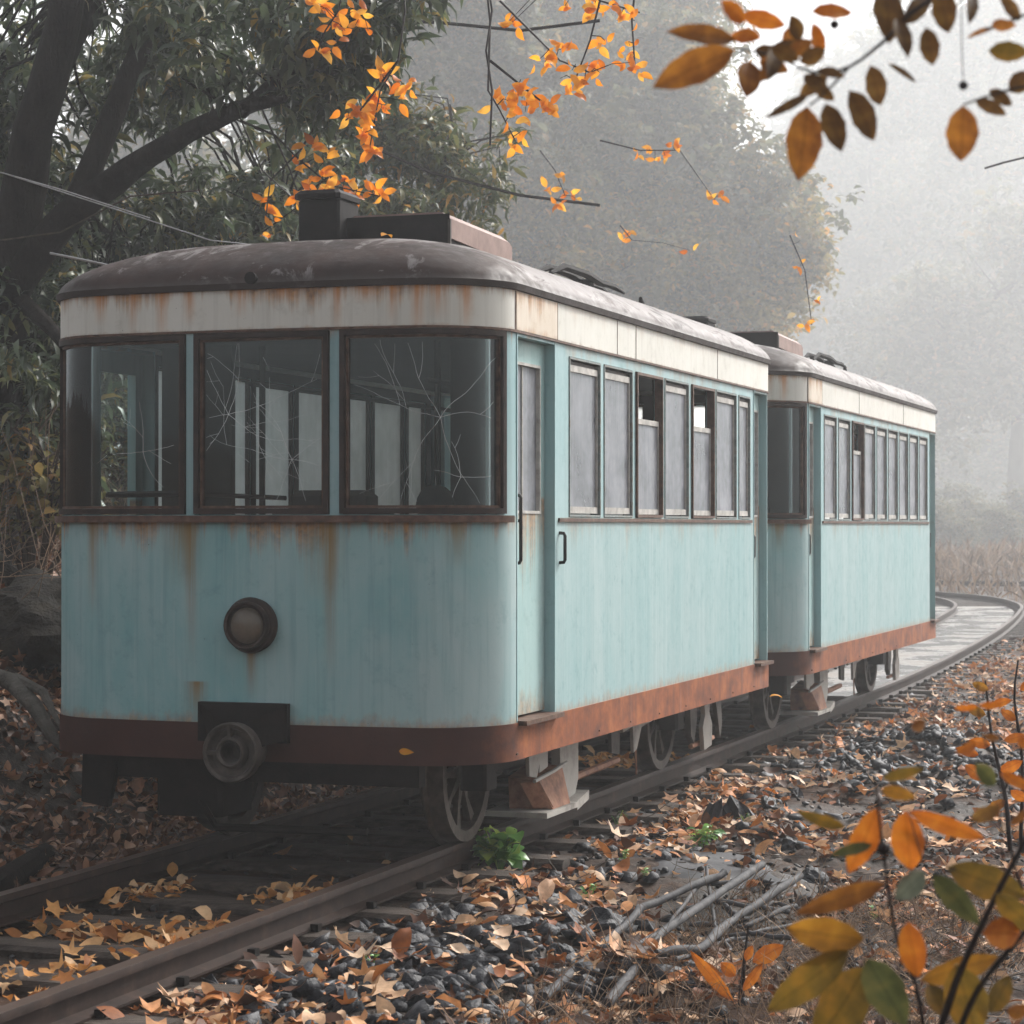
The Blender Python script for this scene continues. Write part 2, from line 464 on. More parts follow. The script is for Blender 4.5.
M['litter_brown'] = leaf_material('brown_leaf_litter', [(0.0, (0.05, 0.022, 0.012)), (0.35, (0.14, 0.055, 0.025)), (0.7, (0.30, 0.13, 0.06)), (1.0, (0.50, 0.30, 0.18))], 0.55, 0.15, 0.35)
M['litter_bright'] = leaf_material('bright_leaf_litter', [(0.0, (0.22, 0.08, 0.025)), (0.3, (0.50, 0.20, 0.05)), (0.6, (0.66, 0.34, 0.12)), (1.0, (0.72, 0.50, 0.30))], 0.6, 0.3, 0.35, 0.15)
M['fresh_green'] = leaf_material('fresh_green_leaf', [(0.0, (0.08, 0.20, 0.05)), (0.6, (0.18, 0.36, 0.09)), (1.0, (0.42, 0.52, 0.10))], 0.4, 0.35, 0.15)
M['dry_grass'] = leaf_material('dry_grass', [(0.0, (0.09, 0.055, 0.035)), (0.6, (0.22, 0.14, 0.085)), (1.0, (0.36, 0.24, 0.15))], 0.7, 0.15, 0.2)
M['bark'] = simple('dark_bark', (0.005, 0.004, 0.0035), (0.018, 0.014, 0.012), 9, 0.9, 0, 0.9, 0.03, 0.05, (1, 1, 0.25))
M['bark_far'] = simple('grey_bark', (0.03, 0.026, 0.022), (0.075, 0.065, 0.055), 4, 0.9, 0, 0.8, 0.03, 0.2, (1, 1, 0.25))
M['twig'] = simple('twig_bark', (0.03, 0.022, 0.018), (0.08, 0.06, 0.045), 20, 0.8)
M['twig_dark'] = simple('dark_twig', (0.008, 0.005, 0.005), (0.022, 0.014, 0.012), 30, 0.6)
M['twig_grey'] = simple('grey_stick', (0.015, 0.015, 0.017), (0.042, 0.041, 0.044), 14, 0.75, 0, 0.6, 0.004, 0.2, (1, 1, 1), (0.09, 0.088, 0.086))


def fg_leaf(name, c0, c1, c2, trans=0.3):
    """a large leaf seen close: blotches and veins; local x runs from stalk to tip"""
    t = NT(name)
    c = t.coord('Object')
    n = t.noise(c, 34, 5, 0.7); n2 = t.noise(c, 9, 3)
    col = t.ramp(t.math('ADD', t.math('MULTIPLY', n, 0.5), t.math('MULTIPLY', n2, 0.5)), [(0.34, c0), (0.5, c1), (0.66, c2)])
    uv = t.sep(t.coord('Generated'))
    mid = t.rng(t.math('ABSOLUTE', t.math('SUBTRACT', uv[1], 0.5)), 0.0, 0.035, 0.55, 0.0)
    col = t.mix(mid, col, tuple(q * 0.5 for q in c0))
    b = t.bsdf(col, 0.6, 0, 0.15)
    tl = t.n('ShaderNodeBsdfTranslucent'); t.s(tl.inputs[0], col)
    m = t.n('ShaderNodeMixShader'); m.inputs[0].default_value = trans
    t.t.links.new(b, m.inputs[1]); t.t.links.new(tl.outputs[0], m.inputs[2])
    return t.done(m.outputs[0])


M['fl_orange'] = fg_leaf('close_orange_leaf', (0.24, 0.055, 0.008), (0.42, 0.12, 0.012), (0.55, 0.19, 0.02), 0.35)
M['fl_brown'] = fg_leaf('close_brown_leaf', (0.08, 0.026, 0.008), (0.20, 0.075, 0.014), (0.34, 0.14, 0.02), 0.5)
M['fl_dark'] = fg_leaf('close_dark_leaf', (0.035, 0.016, 0.007), (0.085, 0.042, 0.012), (0.15, 0.08, 0.018), 0.5)
M['fl_olive'] = fg_leaf('close_olive_leaf', (0.06, 0.040, 0.009), (0.14, 0.085, 0.014), (0.26, 0.13, 0.018), 0.35)
M['fl_green'] = fg_leaf('close_green_leaf', (0.04, 0.045, 0.015), (0.09, 0.095, 0.03), (0.17, 0.145, 0.04), 0.35)
M['fl_grey'] = fg_leaf('close_greygreen_leaf', (0.06, 0.07, 0.05), (0.11, 0.12, 0.085), (0.16, 0.17, 0.12), 0.3)
M['fl_yellow'] = fg_leaf('close_ochre_leaf', (0.13, 0.055, 0.008), (0.26, 0.115, 0.013), (0.38, 0.18, 0.02), 0.4)


def mk_ground():
    t = NT('forest_soil')
    c = t.coord('Object')
    n = t.noise(c, 1.3, 6, 0.65); n2 = t.noise(c, 22, 6, 0.7)
    col = t.ramp(n2, [(0.3, (0.009, 0.007, 0.006)), (0.5, (0.024, 0.018, 0.014)), (0.7, (0.055, 0.04, 0.031))])
    col = t.mix(t.rng(n, 0.42, 0.62), col, t.ramp(n2, [(0.3, (0.022, 0.012, 0.008)), (0.55, (0.06, 0.032, 0.02)), (0.75, (0.13, 0.08, 0.05))]))
    wet = t.rng(n, 0.35, 0.6, 0.35, 0.85)
    return t.done(t.bsdf(col, t.math('MAXIMUM', wet, 0.55), 0, 0.12, t.bump(n2, 0.8, 0.03)))


M['ground'] = mk_ground()
M['stone'] = simple('wet_dark_stone', (0.007, 0.0075, 0.009), (0.020, 0.021, 0.025), 9, 0.5, 0, 0.9, 0.012, 0.16, None, (0.05, 0.052, 0.058))
M['boulder'] = simple('mossy_boulder', (0.006, 0.006, 0.005), (0.016, 0.014, 0.011), 6, 0.9, 0, 0.9, 0.03, 0.1, None, (0.03, 0.025, 0.018))
M['stone_pale'] = simple('pale_stone', (0.12, 0.105, 0.09), (0.26, 0.235, 0.21), 8, 0.75, 0, 0.7, 0.01)
M['slab'] = simple('wet_grey_slab', (0.022, 0.022, 0.025), (0.052, 0.052, 0.056), 9, 0.55, 0, 0.5, 0.006, 0.15)


def mk_gravel():
    t = NT('ballast_gravel')
    g = t.n('ShaderNodeNewGeometry')
    col = t.ramp(g.outputs['Random Per Island'], [(0, (0.007, 0.0065, 0.006)), (0.6, (0.018, 0.017, 0.017)), (0.9, (0.04, 0.038, 0.04)), (1.0, (0.18, 0.16, 0.14))])
    return t.done(t.bsdf(col, 0.62, 0, 0.14, t.bump(t.noise(t.coord('Object'), 80, 3), 0.4, 0.004)))


M['gravel'] = mk_gravel()


def mk_rail():
    t = NT('rail_steel')
    c = t.coord('Object'); g = t.n('ShaderNodeNewGeometry')
    nz = t.sep(g.outputs['Normal'])[2]; z = t.sep(c)[2]
    n = t.noise(c, 9, 6, 0.7)
    rust = t.ramp(n, [(0.3, (0.010, 0.006, 0.005)), (0.55, (0.024, 0.014, 0.011)), (0.75, (0.05, 0.03, 0.022))])
    head = t.math('MULTIPLY', t.rng(z, -0.012, -0.002), t.rng(nz, 0.4, 0.9))
    col = t.mix(t.math('MULTIPLY', head, 0.75), rust, (0.075, 0.052, 0.042))
    return t.done(t.bsdf(col, t.mix(head, (0.6,) * 3, (0.33,) * 3), t.math('MULTIPLY', head, 0.2), 0.12, t.bump(n, 0.3, 0.004)))


M['rail'] = mk_rail()
M['sleeper'] = simple('old_sleeper', (0.018, 0.013, 0.011), (0.055, 0.042, 0.034), 6, 0.6, 0, 0.9, 0.012, 0.15, (1, 6, 6), (0.10, 0.08, 0.066))


def mk_water():
    t = NT('puddle_water')
    c = t.coord('Object')
    return t.done(t.bsdf(t.mix(t.rng(t.noise(c, .9, 5, .7), .45, .6), (0.07, 0.068, 0.065), (0.14, 0.12, 0.10)), t.rng(t.noise(c, .9, 5, .7), .45, .6, .12, .6), 0, 0.5, t.bump(t.noise(c, 7, 3), 0.06, 0.01)))


M['water'] = mk_water()
# ------------------------------------------------------------------ track centre line
_knots = [(-40, 19.04), (12, 19.04), (16, 17.2), (26, 15.5), (36, 13.5), (43, 2), (50, -30), (57, -66), (70, -86), (120, -90)]
_S = np.arange(-12, 95, 0.25)
_H = np.radians(np.interp(_S, [k[0] for k in _knots], [k[1] for k in _knots]))
_X = np.zeros_like(_S); _Y = np.zeros_like(_S)
i0 = int(np.argmin(abs(_S)))
for i in range(i0 + 1, len(_S)):
    h = (_H[i] + _H[i - 1]) / 2; _X[i] = _X[i - 1] + 0.25 * math.sin(h); _Y[i] = _Y[i - 1] + 0.25 * math.cos(h)
for i in range(i0 - 1, -1, -1):
    h = (_H[i] + _H[i + 1]) / 2; _X[i] = _X[i + 1] - 0.25 * math.sin(h); _Y[i] = _Y[i + 1] - 0.25 * math.cos(h)
_X += OX; _Y += OY


def track(s, off=0.0, z=0.0):
    x = np.interp(s, _S, _X); y = np.interp(s, _S, _Y); h = np.interp(s, _S, _H)
    return Vector((x + off * math.cos(h), y - off * math.sin(h), z)), h


def uv_of(x, y):
    """signed distance right of the track and distance along it"""
    x = np.atleast_1d(np.asarray(x, float)); y = np.atleast_1d(np.asarray(y, float))
    sh = x.shape; x = x.ravel(); y = y.ravel()
    U = np.empty(len(x)); V = np.empty(len(x))
    for a in range(0, len(x), 20000):
        xs, ys = x[a:a + 20000, None], y[a:a + 20000, None]
        d2 = (xs - _X[None, ::2]) ** 2 + (ys - _Y[None, ::2]) ** 2
        k = d2.argmin(1) * 2
        h = _H[k]; dx = x[a:a + 20000] - _X[k]; dy = y[a:a + 20000] - _Y[k]
        U[a:a + 20000] = dx * np.cos(h) - dy * np.sin(h)
        V[a:a + 20000] = _S[k] + dx * np.sin(h) + dy * np.cos(h)
    return U.reshape(sh), V.reshape(sh)


def gz(x, y):
    x = np.atleast_1d(np.asarray(x, float)); y = np.atleast_1d(np.asarray(y, float))
    u, v = uv_of(x, y)
    rough = (vnoise(x * 1.7, y * 1.7, 1) - .5) * .14 + (vnoise(x * 4.3, y * 4.3, 2) - .5) * .07 + (vnoise(x * 9, y * 9, 3) - .5) * .035
    off = sstep(0.95, 1.9, abs(u))
    h = -0.178 + (vnoise(x * 6, y * 6, 5) - .5) * .03 + rough * off
    near = 1 - sstep(13, 24, v)
    h = h + near * sstep(-1.25, -3.4, u) * (0.95 + 0.35 * (vnoise(x * .8, y * .8, 9)))
    h = h + near * np.clip(-u - 3.2, 0, 14) * 0.16
    h = h - 0.07 * sstep(1.4, 2.6, u) * (u > 0)
    # dark mound of spoil right of the track, low ridge further right
    h = h + 0.22 * np.exp(-(((u - 1.95) / .5) ** 2 + ((v - 7.7) / 1.4) ** 2))
    h = h + sstep(5, 16, u) * 0.35 * (1 - sstep(25, 60, v))
    h = h + 0.9 * sstep(60, 120, y) * vnoise(x * .05, y * .05, 12)
    return h


# ------------------------------------------------------------------ ground sheet
xs = np.unique(np.concatenate([np.arange(-6, 7, 0.07), np.arange(-14, -6, .35), np.arange(7, 20, .3), np.arange(-490, -14, 8), np.arange(20, 491, 8)]))
ys = np.unique(np.concatenate([np.arange(5.5, 20, 0.08), np.arange(20, 40, .25), np.arange(-4, 5.5, .4), np.arange(40, 70, 1), np.arange(-64, -4, 6), np.arange(70, 511, 8)]))
GX, GY = np.meshgrid(xs, ys)
GZ = gz(GX, GY)
nx, ny = len(xs), len(ys)
gv = np.stack([GX.ravel(), GY.ravel(), GZ.ravel()], 1)
ii = (np.arange(ny - 1)[:, None] * nx + np.arange(nx - 1)[None, :]).ravel()
gf = np.stack([ii, ii + 1, ii + nx + 1, ii + nx], 1)
ground = np_obj('ground', gv, gf, M['ground'], smooth=True)
tag(ground, kind='structure')

# puddle in and beside the trackbed behind the train
pm = MB()
L1, R1 = [], []
for s in np.arange(13.2, 41, 0.8):
    w = 0.2 + 1.3 * math.sin(min(1, (s - 13) / 10) * math.pi / 2) * (1 - sstep(38, 47, s)) + 0.25 * math.sin(s * 1.7)
    p, h = track(s, 0.5 if s > 14 else .3); q, h = track(s, -0.78 - w)
    L1.append(p); R1.append(q)
zz = -0.119
loops = [[(p.x, p.y, zz), (q.x, q.y, zz)] for p, q in zip(L1, R1)]
vs = [v for l in loops for v in l]
pm.add(vs, [(2 * i, 2 * i + 1, 2 * i + 3, 2 * i + 2) for i in range(len(loops) - 1)])
pud = pm.build('puddle', M['water']); tag(pud, kind='structure')

# ------------------------------------------------------------------ railway track
GA = 0.65
rt = empty('railway_track', W(0, 0, 0), 0)
tag(rt, 'rusty narrow railway track running under the tram cars and curving left into the fog', 'railway track')
rt.location = (0, 0, 0)
prof = [(-.032, 0), (.032, 0), (.034, -.006), (.034, -.032), (.010, -.042), (.009, -.105), (.058, -.118), (.058, -.128),
        (-.058, -.128), (-.058, -.118), (-.009, -.105), (-.010, -.042), (-.034, -.032), (-.034, -.006)]
for sg in (1, -1):
    mb = MB(); lp = []
    for s in np.concatenate([np.arange(-9, 14, 1.0), np.arange(14, 78, 0.8)]):
        lp.append([track(s, sg * GA + a, b)[0] for a, b in prof])
    mb.loft(lp)
    mb.build('rail', M['rail'], rt, smooth=30)
srng = random.Random(3)
for i in range(98):
    s = -6.6 + i * 0.62 + srng.uniform(-.04, .04)
    c, h = track(s)
    mb = MB(); hl = 1.02 + srng.uniform(-.05, .06)
    zt = -0.124 + srng.uniform(-.008, 0.0)
    a = srng.uniform(-.03, .03)
    n = 6 if s < 12 else 2
    loops = []
    for k in range(n + 1):
        x = -hl + 2 * hl * k / n
        w = .105 + srng.uniform(-.012, .008); t = srng.uniform(-.007, .0)
        loops.append([(x, -w, -.25), (x, -w, zt - .02 + t), (x, -w + .02, zt + t), (x, w - .02, zt + t), (x, w, zt - .018 + t), (x, w, -.25)])
    mb.loft(loops, M=Matrix.Translation((c.x, c.y, 0)) @ Matrix.Rotation(-h + a, 4, 'Z'))
    mb.build('sleeper', M['sleeper'], rt)
# rail chairs and spikes along both rails where they can be seen
for sg in (1, -1):
    mb = MB()
    for i in range(50):
        c, h = track(-6.6 + i * .62, sg * GA)
        T = Matrix.Translation((c.x, c.y, 0)) @ Matrix.Rotation(-h, 4, 'Z')
        for q in (-1, 1):
            mb.box(q * .072 - .018, q * .072 + .018, -.02, .02, -.13, -.098, M=T)
    tag(mb.build('rail_spikes', M['black_iron'], rt), kind='stuff')

# second line joining from the right in the distance
st = empty('distant_siding', (0, 0, 0))
tag(st, 'faint second railway line crossing the foggy distance behind the curve', 'railway track')
cx = np.array([(3, 71.5), (9, 68.8), (14, 66.5), (20, 63.5), (30, 57)])
for off in (0, 1.3):
    mb = MB()
    lp = []
    for k in np.linspace(0, 4, 17):
        x = np.interp(k, range(5), cx[:, 0]); y = np.interp(k, range(5), cx[:, 1]) + off
        lp.append([(x + b * .2, y + a, zb + .0) for a, b, zb in ((-.03, 0, 0.0), (.03, 0, 0.0), (.03, 0, -.12), (-.03, 0, -.12))])
    mb.loft(lp); mb.build('rail', M['rail'], st)

# ------------------------------------------------------------------ the tram cars
FASC0, FASC1 = 2.53, 2.725
SK0, SK1 = 0.483, 0.66
SILL = 1.645


class Outline:
    def __init__(self, L, hw=1.20, r=0.36, rr=0.14, bow=0.09):
        self.L, self.hw = L, hw
        pts = []
        def line(p, q, n):
            for i in range(n): pts.append((p[0] + (q[0] - p[0]) * i / n, p[1] + (q[1] - p[1]) * i / n))
        def arc(cx, cy, rad, a0, a1, n):
            for i in range(n): a = R(a0 + (a1 - a0) * i / n); pts.append((cx + rad * math.cos(a), cy + rad * math.sin(a)))
        line((hw, L - rr), (hw, r), 4)
        arc(hw - r, r, r, 0, -90, 14)
        line((hw - r, 0), (-hw + r, 0), 16)
        arc(-hw + r, r, r, -90, -180, 14)
        line((-hw, r), (-hw, L - rr), 4)
        arc(-hw + rr, L - rr, rr, 180, 90, 5)
        line((-hw + rr, L), (hw - rr, L), 4)
        arc(hw - rr, L - rr, rr, 90, 0, 5)
        out = []
        for x, y in pts:
            if y < r + 1e-6:
                y -= bow * (1 - (x / hw) ** 2) * (1 - min(1, y / r))
            out.append((x, y))
        self.p = np.array(out)
        n = len(out)
        nxt = np.roll(self.p, -1, 0); prv = np.roll(self.p, 1, 0)
        seg = np.linalg.norm(nxt - self.p, axis=1)
        self.s = np.concatenate([[0], np.cumsum(seg)])
        self.T = self.s[-1]
        t = nxt - prv; t /= np.linalg.norm(t, axis=1)[:, None]
        # travelling right side -> front (clockwise seen from above with y back): outward normal
        self.nrm = np.stack([-t[:, 1], t[:, 0]], 1)
        if self.nrm[0, 0] < 0 or self.nrm[2, 0] < 0: self.nrm = -self.nrm
        self.nrm[0] = (1, 0)

    def at(self, s, off=0.0):
        s = s % self.T
        i = min(int(np.searchsorted(self.s, s, 'right')) - 1, len(self.p) - 1); j = (i + 1) % len(self.p)
        k = (s - self.s[i]) / max(1e-9, self.s[i + 1] - self.s[i])
        p = self.p[i] * (1 - k) + self.p[j] * k; n = self.nrm[i] * (1 - k) + self.nrm[j] * k
        n = n / np.linalg.norm(n)
        return p + n * off

    def right(self, y): return (self.L - 0.14) - y
    def find(self, fn, s0, s1, n=4000):
        ss = np.linspace(s0, s1, n)
        v = [abs(fn(self.at(s))) for s in ss]
        return float(ss[int(np.argmin(v))])

    def left(self, y):
        return self.find(lambda p: p[1] - y + (10 if p[0] > 0 else 0), self.T * .3, self.T * .9)

    def grid(self, mb, s0, s1, zb, filled=None, off=0.0, th=0.05, sb=(), mi=0, step=None):
        full = abs((s1 - s0) - self.T) < 1e-6
        S = [s0] + ([] if full else [s1]) + [q for q in sb if s0 < q < s1]
        for k in range(-1, 2):
            S += [q + k * self.T for q in self.s[:-1] if s0 + 1e-3 < q + k * self.T < s1 - 1e-3]
        S = sorted(S)
        T = [S[0]]
        for q in S[1:]:
            if q - T[-1] > 2e-3: T.append(q)
            elif q in sb: T[-1] = q
        S = T
        ns = len(S); nc = ns if full else ns - 1
        zb = sorted(zb); nz = len(zb)
        fill = [[(filled is None or filled(((S[i] + (S[(i + 1)] if i + 1 < ns else s1)) / 2) % self.T, (zb[j] + zb[j + 1]) / 2)) for j in range(nz - 1)] for i in range(nc)]
        vid = {}
        vs = []; fs = []
        def V(i, j, l):
            i = i % ns if full else i
            key = (i, j, l)
            if key not in vid:
                p = self.at(S[i], off - (th if l else 0)); vid[key] = len(vs); vs.append((p[0], p[1], zb[j]))
            return vid[key]
        def ok(i, j):
            if full: i = i % nc
            return 0 <= i < nc and 0 <= j < nz - 1 and fill[i][j]
        for i in range(nc):
            for j in range(nz - 1):
                if not fill[i][j]: continue
                a, b, c, d = (i, j), (i + 1, j), (i + 1, j + 1), (i, j + 1)
                fs.append((V(*a, 0), V(*b, 0), V(*c, 0), V(*d, 0)))
                fs.append((V(*d, 1), V(*c, 1), V(*b, 1), V(*a, 1)))
                if not ok(i - 1, j): fs.append((V(*a, 0), V(*d, 0), V(*d, 1), V(*a, 1)))
                if not ok(i + 1, j): fs.append((V(*b, 0), V(*b, 1), V(*c, 1), V(*c, 0)))
                if not ok(i, j - 1): fs.append((V(*a, 0), V(*a, 1), V(*b, 1), V(*b, 0)))
                if not ok(i, j + 1): fs.append((V(*d, 0), V(*c, 0), V(*c, 1), V(*d, 1)))
        mb.add(vs, fs, mi)
        return mb

    def ring(self, mb, s0, s1, z0, z1, w, off, th, mi=0, wz=None):
        wz = wz or w
        return self.grid(mb, s0, s1, [z0, z0 + wz, z1 - wz, z1], lambda s, z: not (s0 + w < s < s1 - w and z0 + wz < z < z1 - wz), off, th, (s0 + w, s1 - w), mi)

    def box_at(self, mb, s, z0, z1, w, o0, o1, mi=0):
        """block standing on the wall at s"""
        return self.grid(mb, s - w / 2, s + w / 2, [z0, z1], None, o1, o1 - o0, (), mi)


CO = -0.05      # the bodies sit a little left of the track centre


def px_of(v0, p):
    w = W(p[0] + CO, v0 + p[1])
    return 512 + F * w.x / w.y


def crack_mesh(o, s0, s1, z0, z1, seeds, rs, off):
    """a web of fracture lines lying on the glass"""
    mb = MB()
    def path(sa, za, ang, length, w):
        pts = []; s, z = sa, za
        step = 0.035
        for k in range(int(length / step)):
            if not (s0 < s < s1 and z0 < z < z1): break
            p = o.at(s, off); pts.append(Vector((p[0], p[1], z)))
            ang += rs.uniform(-.17, .17)
            s += step * math.cos(ang); z += step * math.sin(ang)
            if rs.random() < .13 and length > .16:
                path(s, z, ang + rs.choice((-1, 1)) * rs.uniform(.5, 1.1), length * .6, w * .75)
        if len(pts) > 1: mb.tube(pts, [w * (1 - .6 * i / len(pts)) for i in range(len(pts))], 4)
    for sa, za, n, ln in seeds:
        for k in range(n):
            path(sa, za, 2 * math.pi * k / n + rs.uniform(-.4, .4), ln * rs.uniform(.6, 1.2), .0011)
    return mb


def make_car(v0, L, side_w, open_w, door1, door2, wheels, label, labelfront):
    o = Outline(L)
    root = empty('tram_car', W(CO, v0, 0), -A)
    tag(root, label, 'tram car', 'tram cars standing on the track')
    rs = random.Random(int(v0 * 10) + 5)
    sR = o.right
    # ---- openings: (s0, s1, z0, z1, kind)
    ops = []
    sf0, sf1 = sR(0.36), o.left(0.36)
    def s_px(px):
        return o.find(lambda p: px_of(0, p) - px, sf0, sf1)
    ref = [s_px(505), s_px(339.5), s_px(329.5), s_px(194)]
    mid = (sf0 + sf1) / 2
    # right, centre and left panes as they sit round the nose (same on both cars)
    fr = [(ref[0], ref[1]), (ref[2], ref[3]), (s_px(186), 2 * mid - ref[0])]
    for a, b in fr: ops.append((a, b, 1.655, 2.525, 'front'))
    for k, (a, b) in enumerate(side_w):
        ops.append((sR(b), sR(a), SILL, 2.47, 'open' if k in open_w else 'side'))
        ops.append((o.left(a), o.left(b), SILL, 2.47, 'left'))
    for a, b in (door1, door2):
        ops.append((sR(b), sR(a), SK1, FASC0, 'door'))
        ops.append((o.left(a), o.left(b), SK1, FASC0, 'ldoor'))
    # rear windows
    sr = o.find(lambda p: abs(p[0]) + (10 if p[1] < L / 2 else 0), o.T * .5, o.T)
    for k in (-1, 0, 1):
        ops.append((sr + k * .68 - .29, sr + k * .68 + .29, 1.655, 2.47, 'rear'))
    zb = sorted({SK1, 1.645, 1.655, 2.47, 2.525, FASC0})
    sb = [q for op in ops for q in op[:2]]
    def hole(s, z): return any(a < s < b and c < z < d for a, b, c, d, k in ops)
    o.grid(MB(), 0, o.T, zb) if False else None
    mb = MB()
    o.grid(mb, 0, o.T, [z for z in zb if z <= SILL], lambda s, z: not hole(s, z), 0, .05, sb)
    body = mb.build('body_panel', M['turq'], root, smooth=30)
    mb = MB()
    o.grid(mb, 0, o.T, [z for z in zb if z >= SILL], lambda s, z: not hole(s, z), -.0015, .047, sb)
    mb.build('window_pillars', M['turq_trim'], root, smooth=30)
    # cream fascia, in plates
    mb = MB(); o.grid(mb, 0, o.T, [FASC0, FASC1], None, .006, .056)
    fas = mb.build('fascia', M['cream'], root, smooth=30)
    # rusty plate of the fascia above the front door, joints
    jb = MB()
    for y in ((door1[1] + .02, 2.05, 2.42, 4.3) if v0 < 1 else (door1[1] + .02, 2.3, 4.5)):
        p = o.at(sR(y), .006); jb.box(p[0] - .002, p[0] + .0025, p[1] - .002, p[1] + .002, FASC0 + .003, FASC1 - .003)
    p = o.at(sR(door1[0] - .03), .006); jb.box(p[0] - .002, p[0] + .0025, p[1] - .004, p[1] + .004, FASC0 + .003, FASC1 - .003)
    jb.build('panel_joints', M['frame_brown'], fas)
    mb = MB(); o.grid(mb, sR(door1[1] + .01), sR(door1[0] - .02), [FASC0 + .008, FASC1 - .004], None, .0095, .003)
    mb.build('rusty_plate', M['cream_rusty'], fas)
    # skirt
    mb = MB(); o.grid(mb, 0, o.T, [SK0, SK0 + .09, SK1], None, .008, .05)
    sk = mb.build('skirt', M['skirt'], root, smooth=30)
    mb = MB()
    for k in range(9):
        for z in (SK0 + .03,):
            p = o.at(sf0 - .0 + k * .012 if k < 2 else sR(.5 + k * .6 % (L - .8)), .010); mb.lathe([(-.004, .006), (.004, .004)], (p[0], p[1], z), 'x', 8)
    mb.build('rivets', M['frame_brown'], sk)
    # rusty drip rails under the front windows and along the side
    mb = MB()
    o.grid(mb, ref[0] - .03, 2 * mid - ref[0] + .03, [1.617, 1.632, 1.650], None, .034, .034)
    mb.build('sill_rail', M['frame_brown'], root, smooth=30)
    mb = MB()
    o.grid(mb, sR(door2[0] - .07), sR(door1[1] + .05), [SILL - .024, SILL - .005], None, .011, .011)
    mb.build('sill_rail', M['frame_brown'], root)
    mb = MB(); o.grid(mb, 0, o.T, [FASC0 - .006, FASC0 + .006], lambda s, z: True, .011, .01)
    mb.build('drip_strip', M['frame_brown'], root)
    # windows
    n_side = 0
    for a, b, z0, z1, kind in ops:
        if kind in ('door', 'ldoor'): continue
        g = .003
        if kind == 'front':
            mb = MB(); o.ring(mb, a + g, b - g, z0 + g, z1 - g, .026, .014, .055)
            fr_ = mb.build('window_frame', M['rubber'], root, smooth=30)
            mb = MB(); o.ring(mb, a + .03, b - .03, z0 + .03, z1 - .03, .012, -.004, .03)
            mb.build('bead', M['frame_brown'], fr_, smooth=30)
            mb = MB(); o.grid(mb, a + .036, b - .036, [z0 + .036, z1 - .036], None, -.018, .005)
            pn = mb.build('pane', M['glass_front'], fr_, smooth=30)
            w = b - a; hgt = z1 - z0
            if v0 < 1:
                idx = [q[0] for q in fr].index(a)
                seeds = {0: [(a + w * .42, z0 + hgt * .52, 6, .7), (a + w * .3, z0 + hgt * .2, 4, .3)],
                         1: [(b - w * .25, z0 + hgt * .55, 6, .8), (a + w * .28, z0 + hgt * .3, 6, .5)],
                         2: [(a + w * .25, z0 + hgt * .35, 4, .3)]}[idx]
                cm = crack_mesh(o, a + .05, b - .05, z0 + .05, z1 - .05, seeds, rs, -.0165)
                cm.build('cracks', M['crack'], pn)
        else:
            fm = M['frame_brown'] if kind == 'open' else (M['frame_grey'] if kind == 'side' else M['rubber'])
            mb = MB(); o.ring(mb, a + g, b - g, z0 + g, z1 - g, (.016 if kind == 'open' else .010), (.012 if kind == 'open' else .004), .05)
            fr_ = mb.build('window_frame', fm, root)
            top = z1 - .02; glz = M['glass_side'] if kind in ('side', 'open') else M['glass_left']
            if kind == 'open':
                zt = z1 - (.25 + rs.uniform(-.02, .03))
                mb = MB(); o.ring(mb, a + .021, b - .021, z0 + .021, zt, .012, -.012, .02, wz=.03); mb.build('sash', M['sash'], fr_)
                mb = MB(); o.grid(mb, a + .033, b - .033, [z0 + .05, zt - .03], None, -.02, .004)
                mb.build('pane', glz, fr_)
            else:
                if kind == 'side':
                    mb = MB(); o.ring(mb, a + .021, b - .021, z0 + .021, z1 - .04, .011, -.010, .02, wz=.034); mb.build('sash', M['sash'], fr_)
                    mb = MB(); o.grid(mb, a + .032, b - .032, [z0 + .055, z1 - .074], None, -.02, .004)
                    mb.build('pane', glz, fr_)
                    mb = MB(); o.grid(mb, a + .021, b - .021, [z1 - .038, z1 - .021], None, -.02, .02); mb.build('top_rail', M['rubber'], fr_)
                else:
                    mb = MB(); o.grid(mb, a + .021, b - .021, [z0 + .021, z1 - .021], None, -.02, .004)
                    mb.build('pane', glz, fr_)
    # doors: leaf set back between deep jambs
    for a, b, z0, z1, kind in ops:
        if kind not in ('door', 'ldoor'): continue
        right = kind == 'door'
        big = (b - a) > .45
        mb = MB()
        jw = .012
        o.grid(mb, a + .002, a + jw, [z0, z1 - .003], None, .003, .16)
        o.grid(mb, b - jw, b - .002, [z0, z1 - .003], None, .003, .16)
        o.grid(mb, a + jw, b - jw, [z1 - .02, z1 - .003], None, .001, .16)
        mb.build('door_frame', M['turq_trim'], root)
        la, lb = a + jw + .002, b - jw - .002
        ww = lb - la
        d = MB()
        wa, wb = la + ww * .13, lb - ww * .13
        wz0, wz1 = 1.66, 2.40
        o.grid(d, la, lb, sorted([z0 + .02, wz0, wz1, z1 - .023]), lambda s, z: not (wa < s < wb and wz0 < z < wz1), -.052, .035, (wa, wb))
        dr = d.build('door', M['turq_door'], root)
